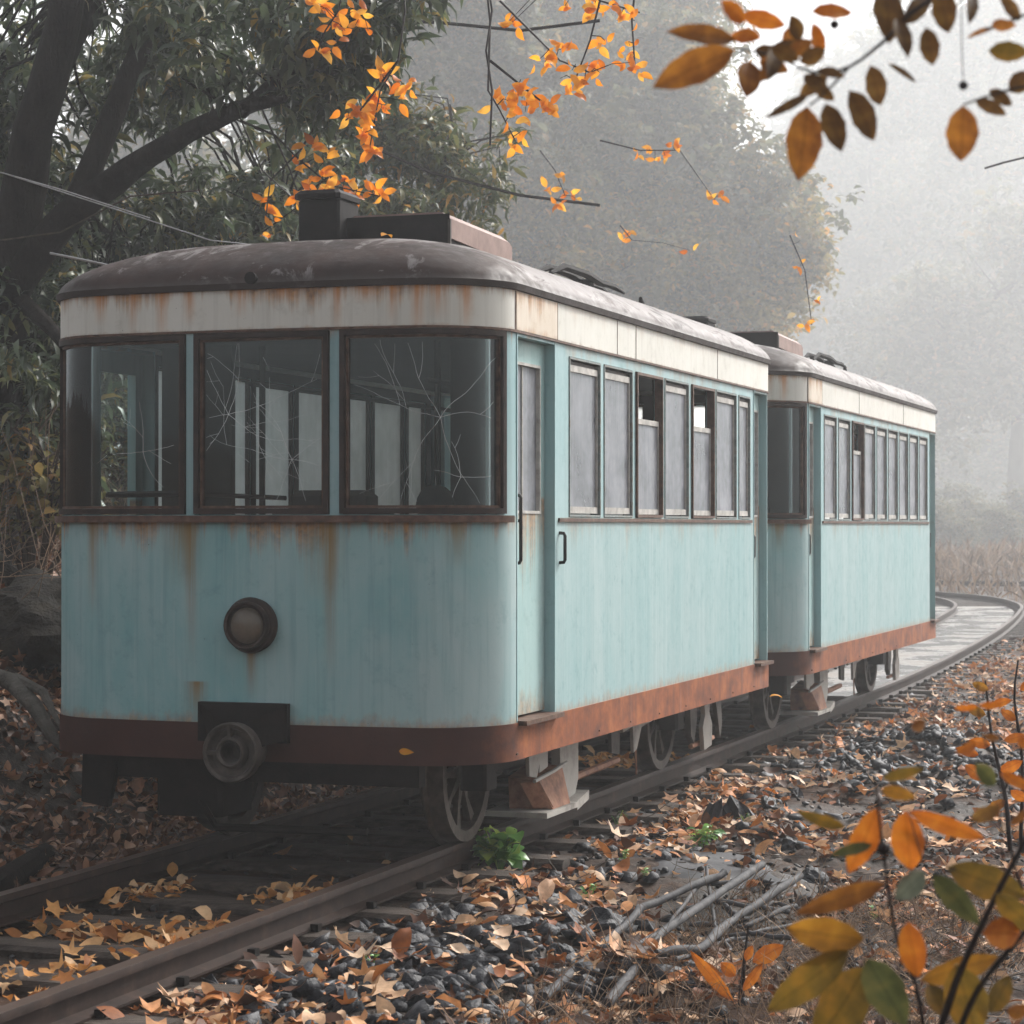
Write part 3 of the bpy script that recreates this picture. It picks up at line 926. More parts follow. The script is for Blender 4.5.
        if right:
            mb = MB(); o.ring(mb, wa + .001, wb - .001, wz0 + .001, wz1 - .001, .014, -.046, .05); wf = mb.build('window_frame', M['sash'], dr)
            mb = MB(); o.grid(mb, wa + .015, wb - .015, [wz0 + .015, wz1 - .015], None, -.068, .004); mb.build('pane', M['glass_side'], dr)
            mb = MB(); sm = wa + ww * .42
            o.grid(mb, sm - .006, sm + .006, [wz0 + .016, wz1 - .016], None, -.060, .008); mb.build('glazing_bar', M['sash'], dr)
            # step plate
            mb = MB(); o.grid(mb, a + .0, b - .01, [SK1 - .014, SK1 + .008], None, .05, .17); mb.build('door_step', M['frame_brown'], root)
            # long pull handle on the leaf and grab handle on the wall
            def handle(s, za, zb2, off, r=.009, rootp=root, nm='grab_handle'):
                p0 = o.at(s, off); p1 = o.at(s, off + .03)
                mb = MB(); mb.tube([(p0[0], p0[1], za), (p1[0] - .006, p1[1], za + .002), (p1[0], p1[1], za + .015), (p1[0], p1[1], za + .04), (p1[0], p1[1], zb2 - .04), (p1[0], p1[1], zb2 - .015), (p1[0] - .006, p1[1], zb2 - .002), (p0[0], p0[1], zb2)], r, 8)
                if nm == 'door_handle': mb.tube([(p0[0], p0[1], (za + zb2) / 2 + .04), (p1[0], p1[1], (za + zb2) / 2 + .04)], r * .9, 6)
                return mb.build(nm, M['handle'], rootp, smooth=40)
            if big:
                handle(b - .125, 1.42, 1.75, -.05, nm='door_handle', rootp=dr)
                handle(a - .07, 1.415, 1.565, 0.0)
            else:
                handle(b - .03, 1.38, 1.54, -.03, nm='door_handle', rootp=dr)
    # roof
    def rloop(k, z, grow=0.0):
        l = []
        for (x, y), (nx_, ny_) in zip(o.p, o.nrm):
            x += nx_ * grow; y += ny_ * grow
            kk = k * o.hw / (L / 2)
            l.append((x * (1 - k), L / 2 + (y - L / 2) * (1 - kk), z))
        return l
    hc = .32; loops = [rloop(.06, FASC1 - .0), rloop(0, FASC1 + .001, .022), rloop(0, FASC1 + .030, .030), rloop(0, FASC1 + .036, .022)]
    for k in (.004, .012, .025, .045, .08, .13, .2, .3, .42, .56, .7, .84, .94, .995):
        loops.append(rloop(k, FASC1 + .038 + hc * (1 - (1 - k) ** 2.6) ** .62 * .93, .018 * (1 - k)))
    # longer, softer fall at the nose
    new = []
    for l in loops[4:]:
        new.append([(x, y, z) for x, y, z in l])
    mb = MB(); mb.loft(loops[:4] + new, caps=True)
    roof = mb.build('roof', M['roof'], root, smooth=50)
    # rain gutter along both sides and round the nose
    def rz(x, y):
        k = 1 - abs(x) / o.hw; k2 = min(y, L - y) / o.hw
        k = max(0, min(k, k2 if k2 < 1 else 1)); return FASC1 + .038 + hc * (1 - (1 - k) ** 2.6) ** .62 * .93
    # ventilator box and cap
    mb = MB()
    zz0 = 2.86
    hb = 3.215
    # long box: dark walls, brown sloping lid
    dy = 0.0 if v0 < 1 else .85
    x0, x1, y0, y1 = .05, .60, 1.05 + dy, 2.0 + dy
    mb.loft([[(x0, y0, zz0), (x1, y0, zz0), (x1, y1, zz0), (x0, y1, zz0)],
             [(x0, y0, hb - .03), (x1, y0, hb - .03), (x1, y1, hb - .05), (x0, y1, hb - .05)]], 0)
    bx = mb.build('ventilator_box', M['box_dark'], roof)
    mb = MB()
    ex = .012
    lid = lambda y: hb - (y - y0) * .02
    rr_ = []
    for y in (y0 - ex, y1 - .04, y1 + ex):
        zt = lid(y) - (.02 if y > y1 else 0)
        zlow = hb - .135 - max(0, (y - y0)) * .03
        rr_.append([(x0 - ex, y, zlow), (x0 - ex, y, zt - .03), (x0 + .03, y, zt), (x1 - .035, y, zt), (x1 + ex, y, zt - .035), (x1 + ex, y, zlow)])
    mb.loft(rr_); mb.build('lid', M['box_top'], bx, smooth=30)
    mb = MB(); mb.box(x0 - ex - .003, x1 + ex - .002, y0 - ex - .006, y0 - ex - .0015, zz0, hb - .010)
    mb.build('front_plate', M['box_dark'], bx)
    mb = MB(); mb.box(x1 + .001, x1 + .016, y0 - .02, y0 - .005, 2.93, hb - .04); mb.build('corner_strip', M['grey_iron'], bx)
    mb = MB()
    mb.bbox(-.195, .038, .93 + dy, 1.20 + dy, zz0, 3.30, .012); mb.bbox(-.212, .046, .91 + dy, 1.22 + dy, 3.30, 3.345, .02)
    mb.build('chimney', M['box_dark'], roof)
    # bow bracket and horn further back, rounded hatch
    mb = MB()
    yb = 3.3 if v0 < 1 else 4.1
    ex_ = .40
    h0 = rz(ex_, yb)
    for e_ in (0, .10):
        mb.tube([(ex_ + e_, yb - .25, h0 + .06), (ex_ + e_, yb, h0 + .125), (ex_ + e_, yb + .45, h0 + .125), (ex_ + e_, yb + .75, h0 + .10), (ex_ + e_, yb + 1.05, h0 + .105), (ex_ + e_, yb + 1.3, h0 + .085)], [.010, .022, .026, .024, .022, .008], 6)
    mb.tube([(ex_ + .05, yb + .62, h0 - .03), (ex_ + .05, yb + .60, h0 + .11)], [.07, .05], 8)
    mb.tube([(ex_ + .05, yb - .1, h0 - .03), (ex_ + .05, yb - .1, h0 + .09)], [.02, .016], 6)
    mb.build('roof_bracket', M['box_dark'], roof, smooth=40)
    mb = MB()
    for c_, ln in ((yb + .55, 2.0),):
        lo = []
        for t in np.linspace(0, 1, 9):
            q = math.sin(math.pi * min(max(t, .001), .999)); lo.append([(.25 + .26 * q * math.cos(a_) * 1.0, c_ - ln / 2 + ln * t, rz(.25, c_) - .03 + .12 * (q ** .5) * max(0, math.sin(a_))) for a_ in np.linspace(0, math.pi, 9)])
        mb.loft(lo, closed=False, caps=False)
    if v0 < 1: mb.build('roof_hatch', M['box_top'], roof, smooth=50)
    mb = MB(); yh = 5.2 if v0 < 1 else 5.6
    mb.tube([(.45, yh, rz(.45, yh) - .02), (.45, yh, rz(.45, yh) + .07), (.47, yh - .10, rz(.45, yh) + .11)], [.02, .025, .012], 8)
    mb.build('horn', M['box_dark'], roof, smooth=40)
    # dark patch lamp bracket at the middle of the roof edge
    mb = MB(); p = o.at(mid - .04, .03); mb.lathe([(-.02, .03), (.012, .026)], (p[0], p[1], FASC1 + .05), 'y', 12); mb.build('roof_stud', M['box_dark'], roof)
    # floor, ceiling, inner furniture
    mb = MB()
    ring = [tuple(o.at(s, -.055)) for s in o.s[:-1]]
    mb.loft([[(x, y, .60) for x, y in ring], [(x, y, .64) for x, y in ring]])
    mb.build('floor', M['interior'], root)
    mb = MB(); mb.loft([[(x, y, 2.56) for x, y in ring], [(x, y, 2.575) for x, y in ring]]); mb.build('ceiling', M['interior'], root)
    # inner lining of the walls so that the saloon is dark
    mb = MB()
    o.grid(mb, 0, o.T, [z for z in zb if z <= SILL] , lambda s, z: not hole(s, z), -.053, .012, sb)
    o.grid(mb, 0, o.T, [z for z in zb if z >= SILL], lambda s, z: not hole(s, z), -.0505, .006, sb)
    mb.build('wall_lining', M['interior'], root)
    mb = MB()
    def post(x, y, r=.018): mb.tube([(x, y, .64), (x, y, 2.56)], r, 8)
    post(.5, 1.15); post(-.5, 1.15); post(-.5, L - 1.1)
    mb.tube([(-.5, 1.0, 2.35), (-.5, L - 1.1, 2.35)], .014, 6); mb.tube([(.5, 1.0, 2.35), (.5, L - 1.1, 2.35)], .014, 6)
    mb.tube([(-1.04, .45, 1.76), (-.45, .16, 1.76)], .016, 6); mb.tube([(-.45, .16, 1.76), (.1, .14, 1.735)], .012, 6)
    mb.build('handrails', M['black_iron'], root)
    mb = MB()
    for x in (-1.03, .62):
        mb.box(x, x + .41, 1.02, 1.07, .64, 2.555)
    mb.build('cab_partition', M['interior'], root)
    for y in np.arange(1.6, L - 1.3, .78):
        for sx in (-1, 1):
            mb = MB()
            xa, xb_ = sorted((sx * .42, sx * 1.04))
            mb.bbox(xa, xb_, y, y + .42, 1.02, 1.10, .02)
            mb.bbox(xa, xb_, y + .40, y + .46, 1.101, 1.60, .02)
            mb.box(xa + .05, xb_ - .05, y + .1, y + .3, .64, 1.02)
            mb.build('seat', M['interior_wood'], root, smooth=30)
    mb = MB()
    mb.bbox(-.02, .52, .22, .52, .64, 1.68, .02); mb.bbox(.05, .45, .27, .49, 1.681, 1.775, .03)
    mb.tube([(.75, .45, 1.55), (.75, .40, 1.72)], .02, 8); mb.lathe([(0, .10), (.02, .10)], (.78, .38, 1.70), 'y', 18)
    mb.build('driver_console', M['interior'], root, smooth=30)
    # headlight
    sh = o.find(lambda p: px_of(0, p) - 253, sf0, sf1)
    p = o.at(sh, 0.0)
    hz = 1.6 - 99 / F * 11.1
    c = (p[0], p[1], hz)
    mb = MB(); mb.lathe([(.01, .128), (-.03, .134), (-.045, .128), (-.05, .112), (-.08, .116), (-.095, .108), (-.092, .096), (-.06, .092), (-.05, .0001)], c, 'y', 32)
    hl = mb.build('headlight', M['rubber'], root, smooth=40)
    mb = MB(); mb.lathe([(-.066, .0905), (-.080, .076), (-.092, .040), (-.095, .0001)], c, 'y', 32); mb.build('lens', M['lens'], hl, smooth=60)
    mb = MB(); mb.lathe([(-.0505, .0001), (-.054, .04), (-.064, .086)], c, 'y', 28); mb.build('reflector', M['reflector'], hl, smooth=60)
    # coupler
    sc_ = o.find(lambda p: px_of(0, p) - 240, sf0, sf1)
    p = o.at(sc_, 0.0)
    cp = empty_part = MB()
    kx = p[0]; ky = p[1] - .010
    z1_ = 1.6 - (703 - 526) / F * 11.05
    pl = MB()
    pl.box(kx - .20, kx + .265, ky - .035, ky + .002, .575, z1_)
    # gusset wings folded forward
    pl.add([(kx - .19, ky - .036, z1_ - .005), (kx + .0, ky - .16, z1_ - .10), (kx - .15, ky - .036, .60), (kx - .19, ky - .036, .60)], [(0, 1, 2), (0, 2, 3)])
    pl.loft([[(kx + .03, ky - .17, z1_ - .12), (kx + .255, ky - .04, z1_ - .015), (kx + .255, ky - .04, .60), (kx + .08, ky - .15, .55)],
             [(kx + .03, ky - .185, z1_ - .12), (kx + .265, ky - .055, z1_ - .01), (kx + .265, ky - .055, .59), (kx + .08, ky - .165, .54)]])
    coup = pl.build('coupler', M['black_iron'], root)
    cc = (kx + .065, ky - .04, 1.6 - (751 - 526) / F * 10.95)
    mb = MB()
    mb.lathe([(.0, .10), (-.12, .10), (-.13, .138), (-.19, .142), (-.20, .134), (-.195, .118), (-.165, .108), (-.16, .082), (-.195, .072), (-.20, .062), (-.19, .052), (-.06, .050), (-.05, .0001)], cc, 'y', 30)
    mb.box(cc[0] - .012, cc[0] + .006, cc[1] - .198, cc[1] - .15, cc[2] + .06, cc[2] + .125)
    mb.box(cc[0] - .125, cc[0] - .065, cc[1] - .196, cc[1] - .15, cc[2] - .012, cc[2] + .006)
    mb.build('buffer_ring', M['grey_iron'], coup, smooth=35)
    # undercarriage
    mb = MB()
    for sx in (-1, 1):
        mb.box(sx * .40 - .04, sx * .40 + .04, .25, L - .25, .40, .56)
    mb.box(-.8, .8, .12, .20, .36, .56)
    mb.box(-.9, .9, L * .45, L * .45 + .1, .42, .56)
    mb.box(-.55, .45, L * .36, L * .36 + .9, .22, .45)
    mb.box(-1.02, 1.02, .2, L - .2, .56, .598)
    mb.box(-1.02, -.98, .3, L - .3, .36, .56)
    mb.build('underframe', M['black_iron'], root)
    for wy in wheels:
        ax = MB(); ax.tube([(-.85, wy, .36), (.85, wy, .36)], .045, 10); axo = ax.build('axle', M['black_iron'], root)
        for sx in (-1, 1):
            mb = MB()
            r = .36
            mb.lathe([(-.05, .30), (.05, .30), (.052, r - .004), (.04, r), (-.03, r + .003), (-.045, r + .022), (-.058, r + .02), (-.06, .30)], (sx * GA - CO, wy, r), 'x', 40, closed_prof=True) if sx > 0 else \
                mb.lathe([(.05, .30), (-.05, .30), (-.052, r - .004), (-.04, r), (.03, r + .003), (.045, r + .022), (.058, r + .02), (.06, .30)], (sx * GA - CO, wy, r), 'x', 40, closed_prof=True)
            wh = mb.build('wheel', M['wheel'], root, smooth=30)
            mb = MB()
            mb.lathe([(-.07, .075), (.07, .07), (.085, .04), (.085, .001)], (sx * GA - CO, wy, r), 'x', 20)
            for k in range(9):
                q = 2 * math.pi * k / 9 + .2
                T = Matrix.Translation((sx * GA - CO, wy, r)) @ Matrix.Rotation(q, 4, 'X')
                mb.loft([[(-.022, -.03, .06), (.022, -.03, .06), (.022, .03, .06), (-.022, .03, .06)], [(-.014, -.014, .18), (.014, -.014, .18), (.014, .014, .18), (-.014, .014, .18)], [(-.02, -.03, .302), (.02, -.03, .302), (.02, .03, .302), (-.02, .03, .302)]], M=T)
            mb.build('spokes', M['wheel'], wh, smooth=30)
    # brake gear, guard plates and boxes hanging on the visible side (thing-specific shapes)
    def plate(name, mat, pts_yz, x, th=.02, lean=0.0):
        mb = MB()
        mb.loft([[(x + lean * (z - .4), y, z) for y, z in pts_yz], [(x + th + lean * (z - .4), y, z) for y, z in pts_yz]])
        return mb.build(name, mat, root)
    w0 = wheels[0]
    plate('hanger_plate', M['pale_iron'], [(w0 + .96, .50), (w0 + 1.30, .50), (w0 + 1.30, .20), (w0 + 1.24, .12), (w0 + 1.06, .10), (w0 + .98, .16)], .88, .05)
    plate('hanger_plate', M['grey_iron'], [(w0 + .80, .50), (w0 + .95, .50), (w0 + .94, .26), (w0 + .82, .24)], .84, .03)
    plate('guard_plate', M['pale_iron'], [(w0 + .46, .49), (w0 + .60, .49), (w0 + .66, .36), (w0 + .60, .27), (w0 + .48, .29)], .90, .02)
    plate('guard_plate', M['pale_iron'], [(w0 + .66, .49), (w0 + .80, .49), (w0 + .80, .31), (w0 + .66, .29)], .90, .015)
    mb = MB()   # sand box: folded rusty plates under a pale rim
    mb.loft([[(.76, w0 + .62, .10), (.99, w0 + .66, .10), (.92, w0 + .60, .25), (.76, w0 + .60, .27)], [(.76, w0 + .98, .10), (.99, w0 + .96, .10), (.93, w0 + 1.0, .30), (.76, w0 + 1.0, .32)]])
    mb.add([(.99, w0 + .67, .11), (.94, w0 + .58, .255), (.86, w0 + .50, .25), (.90, w0 + .60, .11)], [(0, 1, 2, 3)])
    sbx = mb.build('sand_box', M['rust_plate'], root)
    mb = MB(); mb.box(.66, 1.01, w0 + .50, w0 + 1.06, .070, .098); mb.tube([(.94, w0 + .50, .262), (.945, w0 + .80, .285), (.95, w0 + 1.02, .312)], .011, 5)
    mb.loft([[(.80, w0 + 1.06, .05), (1.0, w0 + 1.06, .05), (1.0, w0 + 1.06, .10), (.80, w0 + 1.06, .10)], [(.80, w0 + 1.34, .08), (.98, w0 + 1.34, .08), (.98, w0 + 1.34, .13), (.80, w0 + 1.34, .13)]])
    mb.build('box_bracket', M['pale_iron'], sbx)
    plate('step_hanger', M['pale_iron'], [(w0 + 2.15, .50), (w0 + 3.05, .50), (w0 + 3.05, .42), (w0 + 2.55, .38), (w0 + 2.45, .26), (w0 + 2.38, .24), (w0 + 2.36, .40), (w0 + 2.15, .38)], .92, .02)
    plate('step_hanger', M['grey_iron'], [(w0 + 2.10, .49), (w0 + 2.30, .49), (w0 + 2.28, .24), (w0 + 2.12, .26)], .86, .02)
    mb = MB(); mb.tube([(.93, w0 + 2.45, .26), (.93, w0 + 2.47, .10)], .007, 6); mb.tube([(.80, w0 + 1.5, .16), (.80, w0 + 2.5, .18)], .022, 6); mb.build('brake_rod', M['rust_plate'], root)
    w1 = wheels[1]
    plate('brake_shoe', M['grey_iron'], [(w1 + .30, .50), (w1 + .48, .50), (w1 + .50, .3), (w1 + .42, .14), (w1 + .34, .2)], .82, .04)
    plate('hanger_plate', M['pale_iron'], [(w1 + .56, .50), (w1 + .76, .50), (w1 + .72, .33), (w1 + .80, .24), (w1 + .78, .10), (w1 + .58, .08), (w1 + .54, .24), (w1 + .60, .32)], .86, .03)
    mb = MB(); mb.tube([(.84, w1 + .4, .12), (.84, w1 + 1.0, .13)], .018, 6); mb.build('brake_rod', M['rust_plate'], root)
    if w1 + 1.2 < L:
        plate('hanger_plate', M['grey_iron'], [(w1 + .92, .50), (w1 + 1.10, .50), (w1 + 1.16, .22), (w1 + 1.10, .12), (w1 + 1.02, .3)], .84, .03)
    for wy in wheels:
        mb = MB(); mb.bbox(.74, .88, wy - .09, wy + .09, .27, .47, .015); mb.tube([(.80, wy - .32, .50), (.80, wy - .12, .44), (.80, wy + .12, .44), (.80, wy + .32, .50)], .022, 6)
        mb.build('axle_box', M['black_iron'], root)
    # black life-guard plates in front of the wheels
    mb = MB(); mb.loft([[(-1.03, .18, .50), (-.80, .15, .50), (-.88, .16, .20), (-1.04, .18, .22)], [(-1.03, .22, .50), (-.80, .19, .50), (-.88, .20, .20), (-1.04, .22, .22)]])
    mb.build('life_guard', M['black_iron'], root)
    mb = MB(); mb.bbox(-.66, -.30, .25, .62, .16, .56, .02); mb.tube([(-.48, .30, .30), (-.30, .2, .12), (.5, .2, .13)], .02, 6)
    mb.build('motor_housing', M['black_iron'], root)
    return root, o


sw1 = [(1.20 + k * .617, 1.20 + k * .617 + .555) for k in range(6)] + [(1.20 + 6 * .617, 5.235)]
car1, o1 = make_car(0.0, 5.88, sw1, (2, 4), (0.37, 0.97), (5.33, 5.74), (0.92, 4.62),
                    'front turquoise tram car with cracked windscreen panes and a round headlight', '')
sw2 = [(.86 + k * .573, .86 + k * .573 + .50) for k in range(9)]
car2, o2 = make_car(6.87, 6.55, sw2, (2,), (0.30, 0.74), (6.07, 6.43), (1.05, 5.35),
                    'rear turquoise tram car fading into the fog with nine narrow side windows', '')
# ------------------------------------------------------------------ leaf templates
def leaf_tmpl(w=.3, fold=.12, curl=.15, n=3, wav=0.0, asym=0.0):
    """leaf of length 1 along x; pairs of triangles either side of the midrib"""
    xs_ = np.linspace(0, 1, n + 1)
    V = []; 
    prof_ = lambda t: (math.sin(math.pi * min(1, t ** .85)) ** .8) * w / 2 if 0 < t < 1 else 0
    for t in xs_: V.append((t, 0, -curl * (t - .5) ** 2 * 4 * .5))
    mids = xs_[1:-1]
    L_ = []; R_ = []
    for t in mids:
        z = -curl * (t - .5) ** 2 * 2
        L_.append(len(V)); V.append((t, prof_(t), z + fold + wav * math.sin(9 * t)))
        R_.append(len(V)); V.append((t, -prof_(t) * (1 - asym), z + fold + wav * math.cos(11 * t)))
    T = []
    for side, sg in ((L_, 1), (R_, -1)):
        pr = None
        for i, k in enumerate(side):
            c0, c1 = i, i + 1
            if pr is None: tri = [(c0, c1, k)]
            else: tri = [(c0, c1, k), (c0, k, pr)]
            if i == len(side) - 1: tri.append((c1, c1 + 1, k))
            for a, b, c in tri: T.append((a, b, c) if sg > 0 else (a, c, b))
            pr = k
    return np.array(V), np.array(T)


def litter(name, mat, label, cat, xy, sizes, tmpls, lift=(0.0, .03), tilt=.5, zfun=gz):
    V = []; T = []; base = 0
    n = len(xy)
    pick = rng.integers(0, len(tmpls), n)
    z = zfun(xy[:, 0], xy[:, 1])
    for k, (tv, tf) in enumerate(tmpls):
        m = pick == k; c = int(m.sum())
        if not c: continue
        pos = np.stack([xy[m, 0], xy[m, 1], z[m] + rng.uniform(lift[0], lift[1], c)], 1)
        Rm = rot_zyx(rng.uniform(0, 2 * np.pi, c), rng.normal(0, tilt, c), rng.normal(0, tilt, c))
        v, f = scatter(tv, tf, pos, Rm, sizes[m])
        V.append(v); T.append(f + base); base += len(v)
    o = np_obj(name, np.concatenate(V), np.concatenate(T), mat)
    return tag(o, label, cat, kind='stuff')


def uv_to_xy(u, v):
    x = np.interp(v, _S, _X); y = np.interp(v, _S, _Y); h = np.interp(v, _S, _H)
    return np.stack([x + u * np.cos(h), y - u * np.sin(h)], 1)


def lobed_tmpl(seed, curl=.15):
    r_ = random.Random(seed); V = [(0.45, 0, 0)]; n = 15
    for k in range(n):
        a = 2 * math.pi * k / n; rr_ = (.52 if k % 3 == 0 else .30 if k % 3 == 1 else .27) * r_.uniform(.85, 1.15)
        x, y = .45 + rr_ * math.cos(a), rr_ * math.sin(a)
        V.append((x, y, curl * ((x - .45) ** 2 * 2 + r_.uniform(-.2, .3) * rr_) + curl * .6 * abs(y)))
    return np.array(V), np.array([(0, 1 + k, 1 + (k + 1) % n) for k in range(n)])


tm = [leaf_tmpl(.46, .06, .25, 5, .015), leaf_tmpl(.58, .10, .6, 5, .02), leaf_tmpl(.40, -.05, .35, 5), leaf_tmpl(.52, .04, -.4, 5, .03), leaf_tmpl(.62, .14, .2, 5, .05, .3), lobed_tmpl(1), lobed_tmpl(2, .5), leaf_tmpl(.5, .02, .1, 5, .01)]


def dens_pts(n, u0, u1, v0, v1, dens, pw=1.6):
    """random ground points, thinner with distance, clumped by noise"""
    out = []
    while sum(len(a) for a in out) < n:
        u = rng.uniform(u0, u1, n * 2); v = v0 + (v1 - v0) * rng.uniform(0, 1, n * 2) ** pw
        xy = uv_to_xy(u, v)
        k = dens(u, v, xy[:, 0], xy[:, 1]) > rng.uniform(0, 1, n * 2)
        out.append(xy[k])
    return np.concatenate(out)[:n]


def d_right(u, v, x, y):
    c = vnoise(x * 1.5, y * 1.5, 21) * .6 + vnoise(x * 4, y * 4, 22) * .4
    d = sstep(.40, .60, c)
    d = np.maximum(d, .10)
    slab = np.exp(-(((x - 1.0) / .38) ** 2 + ((y - 11.1) / .75) ** 2))
    mound = np.exp(-(((u - 1.95) / .55) ** 2 + ((v - 7.7) / 1.5) ** 2))
    heap = np.exp(-(((x + .3) / .5) ** 2 + ((y - 9.4) / 1.0) ** 2))
    d = d * (1 - .72 * heap)
    return d * (1 - .92 * np.clip(slab * 1.6, 0, 1)) * (1 - .8 * mound)


def d_track(u, v, x, y):
    c = vnoise(x * 2.2, y * 2.2, 31)
    under = (v > .4) & (v < 5.9) | (v > 6.9) & (v < 13.3)
    d = sstep(.35, .7, c) * .9
    d = np.where(v < -3.2, d * .7, d)
    return np.where(under, .004, d) * np.where(abs(abs(u) - .65) < .08, .0, 1)


a1 = dens_pts(27000, .78, 6.5, -5.0, 26, d_right)
litter('fallen_leaves', M['litter'], 'brown, tan and orange fallen leaves strewn over the rubble right of the rails', 'leaves', a1, .035 + .115 * rng.uniform(0, 1, len(a1)) ** 1.5, tm, (.004, .045), .36)
a2 = dens_pts(1050, -.6, .6, -5.5, 13, d_track)
sl = lambda x, y: np.maximum(gz(x, y), -.135)
litter('fallen_leaves', M['litter_bright'], 'orange and tan fallen leaves lying between the two rails in front of the tram', 'leaves', a2, rng.uniform(.05, .12, len(a2)), tm, (.0, .02), .42, sl)
d_left = lambda u, v, x, y: .6 + .4 * sstep(.3, .6, vnoise(x * 2, y * 2, 41))
a3 = dens_pts(34000, -6, -.8, -4, 10, d_left, 1.1)
litter('fallen_leaves', M['litter_brown'], 'dark brown fallen leaves covering the bank left of the rails', 'leaves', a3, rng.uniform(.05, .12, len(a3)), tm, (.0, .05), .55)
a4 = dens_pts(7000, 1.0, 12, 16, 42, lambda u, v, x, y: .2 + .8 * sstep(.4, .65, vnoise(x, y, 51)), 1.0)
litter('fallen_leaves', M['litter'], 'pale scatter of fallen leaves beside the far curve of the track', 'leaves', a4, rng.uniform(.07, .14, len(a4)), tm[:2], (.0, .03), .4)
a5 = dens_pts(2500, -5, -1.2, 28, 50, lambda u, v, x, y: sstep(.45, .65, vnoise(x * .7, y * .7, 52)), 1.0)
litter('fallen_leaves', M['litter'], 'foggy patch of fallen leaves inside the curve beyond the puddle', 'leaves', a5, rng.uniform(.08, .15, len(a5)), tm[:2], (.0, .03), .4)


# gravel / ballast
def rock_tmpl(seed, n=1):
    import bmesh
    bm = bmesh.new(); bmesh.ops.create_icosphere(bm, subdivisions=n, radius=1)
    r = random.Random(seed)
    for v in bm.verts:
        v.co *= r.uniform(.5, 1.35)
        v.co.z *= .55; v.co.x *= r.uniform(.8, 1.3)
    vs_ = np.array([tuple(v.co) for v in bm.verts]); fs_ = np.array([[v.index for v in f.verts] for f in bm.faces])
    bm.free(); return vs_, fs_


gt = [rock_tmpl(k) for k in range(4)]
def d_gr(u, v, x, y):
    c = vnoise(x * 1.3, y * 1.3, 61) * .6 + vnoise(x * 5, y * 5, 62) * .4
    c = c - .3 * np.exp(-(((u - 1.95) / .55) ** 2 + ((v - 7.7) / 1.5) ** 2))
    return np.where(abs(u) < 1.0, .55, sstep(.30, .6, c)) * np.where(abs(abs(u) - .65) < .06, 0, 1)
g1 = dens_pts(10000, -1.15, 4.2, -5, 20, d_gr, 1.5)
litter('ballast_gravel', M['gravel'], 'dark wet ballast gravel and rubble between and beside the rails', 'gravel', g1, rng.uniform(.006, .026, len(g1)) * rng.uniform(.6, 1.3, len(g1)), gt, (-.005, .01), .5)

# bits of dead twig in the litter
def twig_stuff(name, n, u0, u1, v0, v1, label, mat, ln=(.12, .5), up=.25, rad=.003, cat='twigs', zoff=0.0, zvar=0.02):
    uu = rng.uniform(u0, u1, n); vv = rng.uniform(v0, v1, n); xy = uv_to_xy(uu, vv); z = gz(xy[:, 0], xy[:, 1])
    mb = MB(); r = random.Random(n)
    for (x, y), zz in zip(xy, z):
        a = r.uniform(0, 6.28); L_ = r.uniform(*ln); e = r.uniform(0, up); pts = []
        p = Vector((x, y, zz + zoff + r.uniform(0, zvar)))
        for k in range(5):
            pts.append(p.copy()); a += r.uniform(-.4, .4); e += r.uniform(-.3, .25)
            p += Vector((math.cos(a) * math.cos(e), math.sin(a) * math.cos(e), math.sin(e))) * L_ / 4
        mb.tube(pts, [rad, rad, rad * .8, rad * .6, rad * .3], 3, caps=False)
    o = mb.build(name, mat); return tag(o, label, cat, kind='stuff')


twig_stuff('dead_twigs', 700, .8, 5, -5, 12, 'thin dead twigs mixed into the leaves right of the rails', M['twig'])
twig_stuff('dead_twigs', 600, -5, -.9, -4.5, 9, 'thin dead twigs and stalks on the left leaf bank', M['twig'], (.2, .8), .7)
twig_stuff('dry_brush', 2600, -9, -2.7, -2.5, 12, 'tangled tan dry brush growing on top of the left bank', M['dry_grass'], (.5, 1.5), 1.3, .0035, 'brush', 0.0, .25)
twig_stuff('dry_grass', 2300, 2.05, 3.6, -3.1, 1.0, 'clump of tan dry grass among the leaves at the right edge', M['dry_grass'], (.12, .34), 1.1, .0022, 'grass')

# ------------------------------------------------------------------ stones, slab, sticks
def stone(name, loc, size, seed, mat, label, cat='rock', group='rocks lying right of the rails', sub=3, flat=1.0, ridg=.35, rz_=None):
    import bmesh
    bm = bmesh.new(); bmesh.ops.create_icosphere(bm, subdivisions=sub, radius=1)
    r = random.Random(seed); o3 = Vector((r.uniform(0, 99), r.uniform(0, 99), r.uniform(0, 99)))
    from mathutils import noise as mn
    cuts = [(Vector((r.uniform(-1, 1), r.uniform(-1, 1), r.uniform(-.3, 1))).normalized(), r.uniform(.45, .8)) for _ in range(7)]
    for v in bm.verts:
        p = v.co.copy()
        for nrm, dd in cuts:
            q = p.dot(nrm)
            if q > dd: p -= nrm * (q - dd) * .9
        p *= 1 + ridg * (mn.noise(p * 1.7 + o3)) + .10 * mn.noise(p * 5 + o3)
        v.co = Vector((p.x * size[0], p.y * size[1], p.z * size[2] * flat))
    me = bpy.data.meshes.new(name); bm.to_mesh(me); bm.free()
    me.materials.append(mat)
    ob = bpy.data.objects.new(name, me); COL.objects.link(ob)
    ob.location = loc; ob.rotation_euler = (0, 0, r.uniform(0, 6) if rz_ is None else rz_)
    tag(ob, label, cat, group)
    return ob


def gpt(px, py, dz=0.0):
    """ground point seen at a pixel"""
    d = CAM_H * F / (py - 526)
    for _ in range(12):
        x = (px - 512) / F * d; z = float(gz(x, d)[0]); d = (CAM_H - z) * F / (py - 526)
    return Vector(((px - 512) / F * d, d, float(gz((px - 512) / F * d, d)[0]) + dz))


